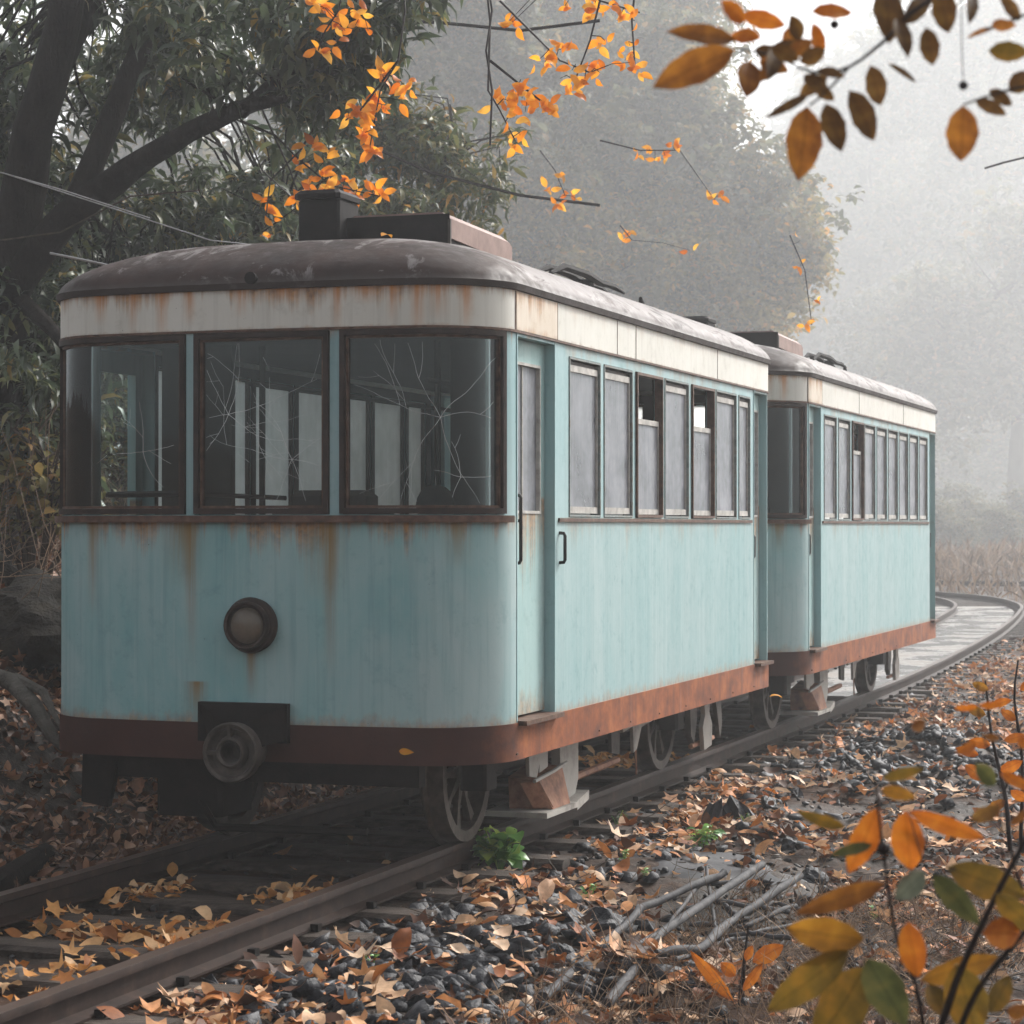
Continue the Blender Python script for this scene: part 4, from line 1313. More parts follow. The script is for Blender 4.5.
rocks = [(412, 945, .10, 'dark'), (450, 925, .09, 'dark'), (505, 935, .11, 'dark'), (478, 968, .10, 'dark'), (530, 905, .07, 'dark'),
         (575, 925, .10, 'dark'), (605, 935, .12, 'dark'), (640, 945, .07, 'dark'), (552, 908, .07, 'pale'), (15, 985, .10, 'pale'),
         (330, 1000, .09, 'dark'), (380, 985, .08, 'dark'), (430, 990, .09, 'dark'), (560, 960, .08, 'dark'), (590, 985, .09, 'dark'),
         (612, 870, .07, 'dark'), (640, 845, .07, 'dark'), (770, 812, .08, 'dark'), (790, 848, .09, 'dark'), (660, 812, .05, 'dark'),
         (808, 882, .10, 'dark'), (690, 985, .08, 'dark'), (745, 965, .09, 'dark'), (850, 800, .09, 'dark'), (905, 770, .12, 'dark'),
         (620, 968, .07, 'dark'), (355, 965, .07, 'dark'), (570, 1010, .08, 'pale'), (835, 760, .08, 'dark'), (780, 770, .08, 'dark')]
where = ['by the near rail end of the rubble', 'in the rubble heap below the near rail', 'in the middle of the rubble heap', 'at the foot of the rubble heap',
         'behind the rubble heap beside a sleeper end', 'left of the grey sticks', 'just behind the grey sticks', 'touching the upper grey stick',
         'in front of the slab among leaves', 'between the rails at the left edge', 'near the bottom edge below the near rail', 'low beside the near rail',
         'in the leaves at the bottom edge', 'left of the lower stick end', 'under the lower end of the longest stick',
         'at the left edge of the wet slab', 'between the seedling and the rail', 'beyond the wet slab to the right', 'right of the wet slab', 'close to the rail by the folded plate',
         'at the right end of the wet slab', 'under the tangle of sticks', 'behind the lowest shrub leaves', 'in the leaf drift right of the slab', 'below the dark mound',
         'beside the longest grey stick', 'against the near rail', 'at the bottom edge near the stick ends', 'left of the dark mound', 'in the leaves short of the dark mound']
for i, ((px, py, s, k), wh) in enumerate(zip(rocks, where)):
    p = gpt(px, py)
    r_ = random.Random(i)
    size_w = ['small', 'blocky', 'rounded', 'angular', 'lumpy'][i % 5]
    stone('rock', (p.x, p.y, p.z + s * .12), (s, s * r_.uniform(.7, 1), s * r_.uniform(.5, .75)), i, M['stone'] if k == 'dark' else M['stone_pale'],
          ('%s dark wet rock ' if k == 'dark' else '%s pale rock ') % size_w + wh)
# many smaller chunks of the same rubble, uncounted
def d_ch(u, v, x, y):
    a = np.exp(-(((x + .35) / .75) ** 2 + ((y - 9.3) / 1.5) ** 2)) + .9 * np.exp(-(((u - 1.95) / .6) ** 2 + ((v - 7.6) / 1.6) ** 2)) + .05
    return a
g2 = dens_pts(2300, .75, 4.5, -5, 14, d_ch, 1.0)
litter('rubble', M['stone'], 'dark blue-grey wet rubble heaped beside the near rail', 'rubble', g2, rng.uniform(.02, .065, len(g2)), [rock_tmpl(20 + k, 1) for k in range(6)], (-.01, .02), .5)

p = gpt(702, 862)
mb = MB(); r_ = random.Random(4); lo = []
ang = [k * 2 * math.pi / 26 for k in range(26)]
rad = [1 + r_.uniform(-.16, .13) for _ in ang]
for s_, z in ((1.03, -.10), (1.0, -.004), (.95, .004), (.75, .008), (.5, .010), (.25, .010), (.03, .010)):
    row = []
    for a, q in zip(ang, rad):
        x = math.cos(a) * .43 * s_ * q; y = math.sin(a) * .78 * s_ * q
        c_, n_ = math.cos(.3), math.sin(.3); wx, wy = p.x + x * c_ - y * n_, p.y + x * n_ + y * c_
        row.append((wx, wy, float(gz(wx, wy)[0]) * .85 + p.z * .15 + z))
    lo.append(row)
mb.loft(lo); slab = mb.build('stone_slab', M['slab'], smooth=30)
tag(slab, 'flat wet grey stone slab lying among leaves right of the near rail', 'stone slab')

# folded dark sheets standing in the litter beyond the slab
for i, (px, py, w, h, lean, lb) in enumerate([(712, 828, .17, .17, .5, 'upright grey folded sheet beside the bright green seedling'), (750, 826, .30, .16, -.7, 'long creased dark sheet leaning over the leaves behind the slab'), (800, 800, .2, .10, .3, 'low crumpled grey sheet in the leaves toward the mound')]):
    p = gpt(px, py); mb = MB(); r_ = random.Random(40 + i)
    n = 8; front = []; back = []
    for k in range(n + 1):
        t = k / n
        zz = h * (math.sin(math.pi * min(1, t * 1.15 + .1)) ** .7 if t < .9 else .25) * (1 + r_.uniform(-.18, .18))
        crease = .025 * (-1) ** k
        front.append([(w * (t - .5), crease, -.03), (w * (t - .5) + lean * zz * .25, crease * .6 + .02, zz * .55), (w * (t - .5) + lean * zz * .6, .04 + crease * .3, zz)])
    loops = [f + [(x, y + .012, z) for x, y, z in reversed(f)] for f in front]
    mb.loft(loops); ob = mb.build('crumpled_sheet', M['slab'] if i != 1 else M['stone'], smooth=25); ob.location = p; ob.rotation_euler = (0, 0, -.2 + .3 * i)
    tag(ob, lb, 'sheet', 'crumpled sheets in the litter')

# rocks and drift wood on the left bank
pb = P(28, 590, 14.6)
stone('boulder', (pb.x, pb.y, 1.0), (.55, .5, .42), 77, M['boulder'], 'large dark mossy boulder on the left bank below the dry brush', 'boulder', None, 4)
stone('boulder', (P(0, 560, 15.5).x - .3, 15.6, 1.35), (.4, .4, .3), 78, M['boulder'], 'dark boulder cut by the left edge of the bank', 'boulder', None, 4)
mb = MB()
q0 = P(12, 682, 12.7); q1 = P(34, 705, 12.4); q2 = P(54, 738, 12.2)
mb.tube([q0 + Vector((-.2, .2, .05)), q0, q1, q2, q2 + Vector((.05, -.03, -.06))], [.035, .05, .045, .03, .012], 10)
mb.tube([q0 + Vector((.02, .02, .02)), q1 + Vector((.05, .0, .07)), q2 + Vector((.04, 0, .05))], [.03, .025, .01], 8)
wd = mb.build('fallen_log', simple('weathered_wood', (0.04, 0.036, 0.03), (0.11, 0.10, 0.085), 7, .85, 0, .9, .02, .2, (1, 1, 1)), smooth=40)
tag(wd, 'weathered grey broken log on the leaf bank left of the tram', 'log')
mb = MB(); b0 = gpt(0, 838) + Vector((-.4, .1, .1)); b1 = gpt(46, 842) + Vector((0, 0, .05))
mb.tube([b0, (b0 + b1) / 2 + Vector((0, 0, .03)), b1], [.09, .08, .05], 8)
tag(mb.build('rotten_branch', M['bark'], smooth=40), 'thick black rotten branch lying beside the left rail', 'branch')

# the heap of grey sticks
def gp(px, py, z): q = gpt(px, py); return q + Vector((0, 0, z * .8 + .045))
sticks = [([(545, 1008, .05), (640, 935, .09), (724, 902, .12)], .020, 'upper short grey stick of the heap, its end raised off the leaves'),
          ([(608, 1001, .05), (660, 962, .10), (762, 893, .16)], .023, 'longest straight grey stick across the middle of the heap'),
          ([(655, 971, .04), (700, 972, .06), (735, 945, .10), (800, 903, .15)], .021, 'grey stick with a bent foot, nearest to the shrub'),
          ([(724, 917, .14), (735, 942, .10)], .016, 'short grey stick stub bridging two longer sticks'),
          ([(672, 930, .05), (715, 936, .06), (790, 935, .06)], .014, 'thin curved grey stick lying low behind the others'),
          ([(690, 942, .05), (745, 945, .05), (796, 932, .08)], .014, 'thin grey stick running right behind the bent one'),
          ([(710, 955, .03), (750, 950, .04), (790, 955, .04)], .012, 'thin dark stick beneath the heap at its right end'),
          ([(640, 975, .04), (668, 948, .07), (700, 925, .08), (742, 905, .09)], .011, 'thin crooked grey stick between the two longest ones'),
          ([(676, 985, .03), (720, 962, .05), (768, 948, .06), (812, 940, .05)], .012, 'thin grey stick sloping right at the front of the heap'),
          ([(706, 918, .08), (716, 948, .06), (730, 968, .04)], .010, 'thin stick crossing the heap steeply from top to bottom'),
          ([(742, 935, .04), (775, 918, .06), (806, 925, .05)], .012, 'short arched grey stick at the right end of the heap'),
          ([(590, 990, .03), (560, 1000, .03), (540, 1012, .02)], .018, 'broken grey stick end lying lowest at the bottom left of the heap')]
for pts, rr, lb in sticks:
    P3 = [gp(*q) for q in pts]
    # resample with a little wobble and knots
    r_ = random.Random(int(pts[0][0])); out = []; rd = []
    n = 14
    for k in range(n + 1):
        t = k / n * (len(P3) - 1); i = min(int(t), len(P3) - 2); f = t - i
        q = P3[i].lerp(P3[i + 1], f * f * (3 - 2 * f) if len(P3) > 2 else f)
        out.append(q + Vector((r_.uniform(-.005, .005), 0, r_.uniform(-.006, .006)))); rd.append(rr * .85 * (1 + r_.uniform(-.1, .1)) * (1.18 if k % 5 == 2 else 1))
    mb = MB(); mb.tube(out, rd, 9); ob = mb.build('grey_stick', M['twig_grey'], smooth=50)
    tag(ob, lb, 'stick', 'grey sticks heaped on the leaves')
# upright dark sprout stalks beside the sticks
for pts, lb in (([(742, 1002, 0), (744, 960, .12), (748, 925, .20)], 'thin dark stalk standing in the leaves in front of the sticks'), ([(766, 918, 0), (764, 890, .05), (771, 878, .09)], 'thin hooked dark stalk at the top of the stick heap')):
    q = gpt(pts[0][0], pts[0][1]); mb = MB(); d = q.y
    mb.tube([P(a, b, d) for a, b, c in pts] if pts[0][1] > 950 else [P(a, b, d) for a, b, c in pts], [.008, .006, .003], 6)
    tag(mb.build('dead_stalk', M['twig_dark'], smooth=40), lb, 'stalk')

# ------------------------------------------------------------------ small green plants
def seedling(px, py, size, n, label, leafw=.6, mat='fresh_green', seed=1):
    p = gpt(px, py); r_ = random.Random(seed); root = empty('seedling', p)
    tag(root, label, 'plant', 'small green plants by the rail')
    mb = MB(); tips = []
    for k in range(max(3, n // 5)):
        a = r_.uniform(0, 6.28); h = size * r_.uniform(.5, 1.1)
        t = Vector((math.cos(a) * size * .4, math.sin(a) * size * .3, h)); mb.tube([Vector((0, 0, -.02)), t * .5 + Vector((0, 0, .01)), t], [.004, .003, .002], 5); tips.append(t)
    mb.build('stem', M['fresh_green'], root)
    tv, tf = leaf_tmpl(leafw, .08, .3, 4)
    pos = []; ya = []; pi = []; sc = []
    for k in range(n):
        t = tips[k % len(tips)] * r_.uniform(.5, 1.0); pos.append(tuple(t)); ya.append(r_.uniform(0, 6.28)); pi.append(r_.uniform(-.5, .6)); sc.append(size * r_.uniform(.3, .55))
    v, f = scatter(tv, tf, np.array(pos), rot_zyx(np.array(ya), np.array(pi), rng.normal(0, .4, n)), np.array(sc))
    np_obj('foliage', v, f, M[mat], root)


seedling(500, 874, .20, 90, 'bushy light green clover-like plant against the outer side of the near rail', .8, seed=2)
seedling(702, 846, .15, 34, 'bright yellow-green seedling at the far edge of the wet slab', .55, seed=3)
seedling(617, 826, .10, 24, 'small dull green weed close to the rail behind the tram step', .35, 'leaf_mid', 4)
seedling(625, 868, .07, 12, 'small green sprout left of the wet slab', .5, seed=5)
seedling(590, 900, .08, 14, 'low green sprig lying near the sleeper ends', .5, seed=6)
seedling(650, 880, .08, 16, 'yellow-green weed sprig at the left corner of the slab', .3, seed=7)
seedling(872, 925, .08, 12, 'tiny green plant under the orange shrub leaves', .6, seed=8)
seedling(745, 838, .07, 30, 'faint green moss tuft behind the creased dark sheet', .3, 'leaf_mid', 9)
seedling(373, 970, .07, 8, 'single green sprig between leaves below the near rail', .5, seed=10)

# single leaves one can point at
def single_leaf(name, loc, rot, size, mat, label, group=None, w=.5):
    tv, tf = leaf_tmpl(w, .06, .3, 6)
    me = np_mesh(name, tv * size, tf, mat); o = bpy.data.objects.new(name, me); COL.objects.link(o)
    o.location = loc; o.rotation_euler = rot; tag(o, label, 'leaf', group); return o


pq = W(o1.at(0)[0], 0)
sk = o1.find(lambda p: px_of(0, p) - 389, o1.right(.36), o1.left(.36)); q = o1.at(sk, .014)
single_leaf('fallen_leaf', W(q[0], q[1], .552), (1.45, .05, -A), .075, M['leaf_orange'], 'single orange leaf stuck to the dark skirt below the front of the tram', None, .42)
single_leaf('fallen_leaf', W(.28, .80, 3.085), (.25, 0, 1), .09, M['leaf_orange'], 'single orange leaf lying on the tram roof before the long box', None, .6)
single_leaf('fallen_leaf', W(1.12, 5.96, .41), (.2, .1, .3), .10, M['leaf_orange'], 'orange leaf hanging in the gap between the two cars', None, .4)

# ------------------------------------------------------------------ trees
def limb(mb, pts, rads, seg=8):
    P_ = [Vector(p) for p in pts]; out = []; rr = []
    r_ = random.Random(int(abs(P_[0].x * 100)) + len(pts))
    for i in range(len(P_) - 1):
        n = max(3, int((P_[i + 1] - P_[i]).length / .45))
        for k in range(n):
            t = k / n
            a = P_[max(i - 1, 0)]; b = P_[i]; c = P_[i + 1]; d = P_[min(i + 2, len(P_) - 1)]
            q = 0.5 * ((2 * b) + (c - a) * t + (2 * a - 5 * b + 4 * c - d) * t * t + (3 * b - a - 3 * c + d) * t ** 3)
            r0 = rads[i] + (rads[i + 1] - rads[i]) * t
            out.append(q + Vector((r_.uniform(-1, 1), r_.uniform(-1, 1), 0)) * r0 * .12); rr.append(r0 * r_.uniform(.93, 1.07))
    out.append(P_[-1]); rr.append(rads[-1])
    mb.tube(out, rr, seg)
    return out


def crown_mesh(name, lobes, n_cl, per, leaf_len, tmpl, mat, parent, droop=.5, seed=0, skel=None, gap=.42, twigmb=None, gscale=.9, spread=None):
    """leaf clusters: whorls of leaves spread through ellipsoid lobes with noise gaps"""
    g = np.random.default_rng(seed)
    vol = np.array([l[3] * l[4] * l[5] for l in lobes]); vol = vol / vol.sum()
    C = []
    while len(C) < n_cl:
        k = g.choice(len(lobes), p=vol); l = lobes[k]
        d = g.normal(size=3); d /= np.linalg.norm(d); rr = g.uniform(.12, 1) ** .5 * (.42 + 1.15 * float(vnoise(d[0] * 2.8 + k * 7, d[2] * 2.8 + d[1] * 2, seed)))
        p = np.array(l[:3]) + d * rr * np.array(l[3:6])
        q = vnoise(p[0] * gscale + p[2] * .7, p[1] * gscale - p[2] * gscale, seed + 3) * .6 + vnoise(p[0] * 2.3, p[2] * 2.3 + p[1], seed + 5) * .4
        if q > gap + g.uniform(-.08, .08): C.append(p)
    C = np.array(C)
    n = n_cl * per
    cc = np.repeat(C, per, 0)
    yaw = g.uniform(0, 2 * np.pi, n)
    pitch = g.normal(droop, .45, n)
    sp = spread if spread else leaf_len * .8
    # whorls: leaves start near the twig end
    pos = cc + g.normal(0, 1, (n, 3)) * np.array([sp, sp, sp]) * .38
    sc = leaf_len * g.uniform(.65, 1.25, n)
    v, f = scatter(tmpl[0], tmpl[1], pos, rot_zyx(yaw, pitch, g.normal(0, .5, n)), sc)
    if twigmb is not None and skel:
        S_ = np.array([tuple(p) for p in skel])
        for p in C[:: max(1, len(C) // 260)]:
            d2 = ((S_ - p) ** 2).sum(1); a = Vector(S_[int(d2.argmin())]); b = Vector(p)
            m_ = a.lerp(b, .5) + Vector((g.uniform(-.2, .2), g.uniform(-.2, .2), g.uniform(0, .3)))
            ll = (b - a).length
            twigmb.tube([a, m_, b], [.010 + .006 * ll, .007 + .003 * ll, .004], 4, caps=False)
    return np_obj(name, v, f, mat, parent)


long_leaf = leaf_tmpl(.24, .03, .45, 3)
oval_leaf = leaf_tmpl(.5, .06, .3, 3)
small_leaf = (np.array([(0, 0, 0), (.5, .22, .04), (1, 0, -.06), (.5, -.22, .04)]), np.array([(0, 2, 1), (0, 3, 2)]))

# T1: the big dark tree over the front of the tram, left
t1 = empty('evergreen_tree', P(-10, 560, 17.0)); b1 = t1.location.copy()
tag(t1, 'big dark-trunked evergreen tree with drooping leaves at the left over the tram roof', 'tree')
mb = MB(); sk = []
def PW(px, py, d): return P(px, py, d) - b1
sk += limb(mb, [Vector((0, 0, -1.2)), PW(-6, 400, 16.8), PW(8, 270, 16.5), PW(35, 130, 16.2), PW(62, 20, 16.0), PW(80, -120, 15.8), PW(100, -300, 15.6)], [.28, .20, .17, .145, .125, .10, .06], 12)
sk += limb(mb, [PW(5, 300, 16.5), PW(60, 225, 16.2), PW(112, 182, 15.8), PW(170, 143, 15.3), PW(235, 110, 15.0), PW(285, 98, 14.7)], [.13, .115, .095, .075, .06, .025], 10)
sk += limb(mb, [PW(70, 215, 16.2), PW(112, 115, 16.2), PW(150, 20, 16.4), PW(185, -90, 16.8)], [.10, .08, .07, .05], 10)
sk += limb(mb, [PW(40, 100, 16.2), PW(85, 10, 16.6), PW(110, -60, 17)], [.10, .09, .07], 8)
sk += limb(mb, [PW(240, 112, 15.0), PW(300, 60, 14.7), PW(360, 10, 14.4), PW(400, -60, 14.2)], [.05, .035, .03, .02], 6)
sk += limb(mb, [PW(150, 20, 16.4), PW(230, -30, 15.6), PW(340, -50, 14.8)], [.06, .045, .03], 6)
sk += limb(mb, [PW(20, 300, 16.4), PW(70, 350, 15.5), PW(90, 400, 15.2)], [.06, .04, .02], 6)
sk += limb(mb, [PW(-10, 350, 16.6), PW(60, 330, 17.5), PW(190, 270, 18.5), PW(280, 215, 18.6)], [.06, .045, .03, .015], 6)
def lobe(px, py, d, rx, ry, rz_): p = PW(px, py, d); return (p.x, p.y, p.z, rx, ry, rz_)
lobes1 = [lobe(330, 30, 14.6, .60, .8, .42), lobe(250, 20, 15.2, .75, 1.0, .45), lobe(380, -20, 14.5, .45, .7, .35), lobe(150, 80, 17.4, .7, 1.0, .5), lobe(200, -10, 16.8, .9, 1.2, .4),
          lobe(60, 60, 18.4, .9, .8, .6), lobe(20, 200, 18.4, .6, .7, .8), lobe(100, 250, 18.0, .7, .8, .5), lobe(60, 330, 17.0, .5, .7, .6), lobe(20, 400, 16.6, .5, .8, .6),
          lobe(190, 220, 18.0, .6, .8, .35), lobe(270, 200, 18.4, .5, .8, .28), lobe(0, 100, 18.2, .6, .8, .7), lobe(90, 165, 17.4, .25, .4, .25), lobe(310, 95, 14.9, .40, .5, .25), lobe(330, 170, 18.5, .35, .6, .3)]
tw = MB()
crown_mesh('crown', lobes1, 1350, 10, .19, long_leaf, M['leaf_dark'], t1, .55, 3, sk, .46, tw, 1.6, .10)
lobes1b = [lobe(230, 230, 19.5, 1.0, .8, .5), lobe(370, 200, 19.5, .6, .8, .6), lobe(60, 300, 19, 1.0, .8, 1.2), lobe(150, 130, 19.5, 1.5, .8, .8), lobe(300, 60, 19.5, 1.2, .8, .7)]
mb.v += tw.v[:0]
off = len(mb.v); mb.v += tw.v; mb.f += [tuple(i + off for i in f) for f in tw.f]; mb.m += tw.m
mb.build('trunk', M['bark'], t1, smooth=60)


def forest_tree(name, base, h, lean, lobes, n_cl, per, ll, tmpl, mat, label, group=None, r0=.25, seed=1, gap=.42, droop=.3, bark='bark_far', limbs=6, gscale=.9, cat='tree', spread=None):
    root = empty(name, base); tag(root, label, cat, group)
    r_ = random.Random(seed); mb = MB(); sk = []
    top = Vector((lean[0], lean[1], h))
    tr = [Vector((0, 0, -.5)), top * .33 + Vector((r_.uniform(-.2, .2), 0, 0)), top * .66 + Vector((r_.uniform(-.3, .3), 0, 0)), top]
    sk += limb(mb, tr, [r0, r0 * .8, r0 * .5, r0 * .12], 10)
    for k in range(limbs):
        t = r_.uniform(.3, .9); a = tr[1].lerp(tr[3], (t - .33) / .67) if t > .33 else tr[0].lerp(tr[1], t / .33)
        l = lobes[k % len(lobes)]; b = Vector(l[:3]) + Vector((r_.uniform(-.3, .3) * l[3], 0, r_.uniform(-.3, .3) * l[5]))
        m_ = a.lerp(b, .5) + Vector((0, 0, r_.uniform(-.1, .5)))
        sk += limb(mb, [a, m_, b], [r0 * .4 * (1 - t * .5), r0 * .22, r0 * .07], 6)
    tw = MB()
    crown_mesh('crown', lobes, n_cl, per, ll, tmpl, mat, root, droop, seed, sk, gap, tw, gscale, spread)
    off = len(mb.v); mb.v += tw.v; mb.f += [tuple(i + off for i in f) for f in tw.f]; mb.m += tw.m
    mb.build('trunk', M[bark], root, smooth=60)
    return root


def LB(base, px, py, d, rx, ry, rz_):
    p = P(px, py, d) - Vector(base); return (p.x, p.y, p.z, rx, ry, rz_)


# T2: large tree behind the tram, grey in the fog
bs = P(560, 530, 108); bs.z = .2
forest_tree('broadleaf_tree', bs, 33, (3, .4), [LB(bs, *q) for q in [(420, 60, 104.1, 4.4, 4.79, 4.4), (520, 90, 108, 5.2, 4.79, 4.4), (620, 60, 110, 5.2, 4.79, 4.4), (600, 180, 108, 5.2, 3.98, 3.21), (480, 210, 104.1, 3.98, 3.98, 2.4),
            (690, 110, 110, 2.4, 3.59, 2.01), (540, -40, 110, 6.4, 4.79, 3.59), (690, -30, 111.9, 2.78, 3.98, 3.21), (660, 15, 111.9, 3.21, 3.21, 2.78), (380, 130, 104.1, 3.21, 3.21, 3.59)]], 6500, 11, .56, long_leaf, M['leaf_far'],
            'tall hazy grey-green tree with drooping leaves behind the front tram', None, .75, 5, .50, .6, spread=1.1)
bs = P(700, 530, 98); bs.z = .2
forest_tree('broadleaf_tree', bs, 16, (.5, 0), [LB(bs, *q) for q in [(700, 230, 98, 3.92, 3.12, 2.41), (770, 250, 99.2, 2.14, 2.76, 2.55), (620, 260, 96.2, 3.53, 3.12, 1.96), (540, 240, 94.1, 3.12, 3.12, 1.96), (740, 320, 98, 2.76, 3.12, 1.78), (660, 320, 97.4, 3.53, 3.12, 1.57), (790, 200, 100.3, 1.16, 1.57, 1.16)]],
            5600, 10, .40, oval_leaf, M['leaf_yellow'], 'bushy yellowing tree with thin foliage just above the rear end of the front tram', None, .30, 9, .52, .3, spread=.9)
bs = P(330, 530, 22.5); bs.z = 1.2
forest_tree('broadleaf_tree', bs, 4, (.1, .2), [LB(bs, *q) for q in [(300, 210, 22, 1.0, .8, .6), (400, 230, 22.5, .9, .8, .6), (200, 250, 22, 1.0, .8, .7), (100, 260, 22.5, .9, .9, .9), (450, 150, 23, .7, .7, .6), (340, 120, 23, 1.0, .8, .8), (320, 330, 22, 1.1, .6, .7), (180, 400, 21, 1.2, .6, .8), (420, 420, 21.5, .8, .6, .8), (250, 480, 21, 1.5, .6, .5)]],
            1900, 10, .18, long_leaf, M['leaf_mid'], 'mid-green mixed-leaf tree filling the space right behind the front tram roof', None, .15, 12, .45, .45, gscale=1.4)

# left thicket behind the bank
for i, (px, py, d, rx, rz_, n, lb, mt) in enumerate([(25, 420, 19, 1.0, .7, 500, 'dark leafy bush on the left bank just below the tree fork', 'leaf_mid'), (95, 380, 21, .9, .6, 420, 'dim bush seen beside the left edge of the tram window', 'leaf_mid'),
                                         (-20, 330, 20, .9, .9, 380, 'tall dark bush cut by the left edge of the view', 'leaf_dark'), (30, 480, 16.5, .55, .35, 150, 'low yellowing bush in the dry brush of the left bank', 'leaf_yellow'), (160, 470, 21.5, 1.2, .7, 420, 'bush on the bank seen through the left windscreen pane', 'leaf_yellow'), (330, 470, 22, 1.2, .7, 400, 'bush on the bank seen through the middle windscreen pane', 'leaf_mid')]):
    b = P(px, 530, d); b.z = float(gz(b.x, b.y)[0]); c = P(px, py, d)
    root = empty('bush', b); tag(root, lb, 'bush', 'bushes on the left bank')
    mb = MB(); sk = []; r_ = random.Random(90 + i)
    for k in range(12):
        a = r_.uniform(0, 6.28); e = Vector((math.cos(a) * rx * .9, math.sin(a) * rx * .7, (c.z - b.z) + r_.uniform(-.6, 1) * rz_))
        sk += limb(mb, [Vector((0, 0, -.1)), e * .5 + Vector((r_.uniform(-.2, .2), 0, .2)), e], [.025, .016, .006], 5)
    tw = MB(); crown_mesh('foliage', [(0, 0, c.z - b.z, rx, rx * .8, rz_)], n, 8, .12, oval_leaf if i % 2 else long_leaf, M[mt], root, .3, 60 + i, sk, .40, tw)
    off = len(mb.v); mb.v += tw.v; mb.f += [tuple(q + off for q in f) for f in tw.f]; mb.m += tw.m
    mb.build('stems', M['twig'], root, smooth=50)

# far trees, three kinds shared
far_defs = [
    (11, [(0, 0, 9, 3.6, 2.6, 2.6), (-2.2, 0, 7, 2.2, 2, 1.8), (2.4, 0, 7.6, 2.4, 2, 1.9), (.6, 0, 11.6, 2.2, 2, 1.8), (-3, 0, 4.6, 1.4, 1.4, 1.0)], 9, 13.0),
    (12, [(0, 0, 10, 2.8, 2.2, 3.4), (-2, 0, 6.5, 2.0, 1.8, 1.5), (2.2, 0, 6, 1.8, 1.6, 1.4), (1.5, 0, 12, 1.8, 1.6, 1.6)], 10, 14.0),
    (13, [(0, 0, 5.2, 3.0, 2.2, 2.2), (-2.2, 0, 3.6, 1.6, 1.6, 1.4), (2.3, 0, 3.8, 1.8, 1.6, 1.5), (.4, 0, 7, 1.6, 1.6, 1.2)], 6, 8.0)]
far_protos = {}
far_list = [  # px at base, distance, kind, scale, label
    (1018, 200, 2, 3.6, 'broad rounded foggy tree filling the space right of the dark straight trunk'),
    (130, 125, 0, 2.1, 'palest tree filling the gaps between the dark limbs at the left'),
    (300, 140, 0, 2.3, 'palest tree filling the gaps under the long dark limb'),
    (985, 252, 1, 4.59, 'tall pale fog-bound tree with a dark straight trunk at the right edge'),
    (870, 290, 0, 4.83, 'pale fog-bound tree whose trunk stands just right of the rear tram'),
    (930, 338, 1, 5.55, 'faint tall tree standing between two nearer foggy trunks'),
    (1035, 318, 0, 5.55, 'faint broad tree cut by the right edge of the view'),
    (820, 362, 0, 5.55, 'very faint broad tree above the rear tram roof'),
    (760, 318, 2, 5.79, 'faint rounded tree just behind the yellowing tree'),
    (900, 220, 2, 3.0, 'low fog-grey tree beyond the end of the rear tram'),
    (960, 406, 0, 6.29, 'farthest and faintest tree in the fog above the track curve'),
    (1090, 266, 1, 4.83, 'foggy tree standing mostly outside the right edge'),
    (640, 100, 0, 1.78, 'grey tree hidden mostly behind the tall hazy one'),
    (500, 94, 1, 1.78, 'grey tree in the fog above the middle of the front tram'),
    (-260, 40, 2, 1.2, 'dim low tree far outside the left edge of the view')]
for i, (px, d, k, s, lb) in enumerate(far_list):
    b = P(px, 530, d); b.z = float(gz(b.x, b.y)[0])
    if k not in far_protos:
        sd, lobes_, nlimb, hh = far_defs[k]
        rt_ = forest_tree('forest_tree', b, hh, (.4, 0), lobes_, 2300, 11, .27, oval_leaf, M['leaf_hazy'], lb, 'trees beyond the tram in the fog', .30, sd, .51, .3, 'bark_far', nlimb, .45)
        far_protos[k] = rt_
    else:
        src = far_protos[k]; rt_ = src.copy(); COL.objects.link(rt_)
        for ch in [c for c in bpy.data.objects if c.parent == src]:
            c2 = ch.copy(); COL.objects.link(c2); c2.parent = rt_
        rt_['label'] = lb
    rt_.location = b; rt_.scale = (s * (-1 if i % 2 and i > 3 else 1), s, s); rt_.rotation_euler = (0, 0, .5 * i)

for i, (px, d, sc_, lb) in enumerate([(1003, 250, 2.1, 'broad pale bush closing the gap between the far trunks at the right edge'), (958, 255, 1.9, 'broad pale bush filling the gap just above the end of the rear tram'), (940, 120, .42, 'taller foggy bush against the rear tram end'), (968, 135, .50, 'rounded foggy bush above the loop of the track'), (1000, 125, .40, 'middle foggy bush in the row beyond the curve'), (1020, 145, .62, 'highest foggy bush near the right edge'), (950, 155, .66, 'tall pale bush behind the rounded one'), (945, 170, .45, 'low foggy bush just right of the rear tram end'), (978, 190, .6, 'low foggy bush beyond the curve of the track'), (1008, 160, .42, 'low foggy bush above the far siding'), (1034, 200, .62, 'low foggy bush at the right edge beyond the rails'), (995, 230, .7, 'faintest low bush at the foot of the tall foggy trunk'), (957, 240, .6, 'faint low bush between the foggy trunks'), (1055, 150, .4, 'foggy bush just outside the right edge')]):
    src = far_protos[2]; rt_ = src.copy(); COL.objects.link(rt_)
    for ch in [c for c in bpy.data.objects if c.parent == src]:
        c2 = ch.copy(); COL.objects.link(c2); c2.parent = rt_
        c2.name = 'foliage' if ch.name.startswith('crown') else 'stems'
    rt_.name = 'bush'; rt_['label'] = lb; rt_['category'] = 'bush'; rt_['group'] = 'low bushes in the fog'
    b = P(px, 530, d); b.z = float(gz(b.x, b.y)[0]) - sc_ * 1.6
    rt_.location = b; rt_.scale = (sc_ * 1.5, sc_ * 1.5, sc_); rt_.rotation_euler = (0, 0, i * 1.3)

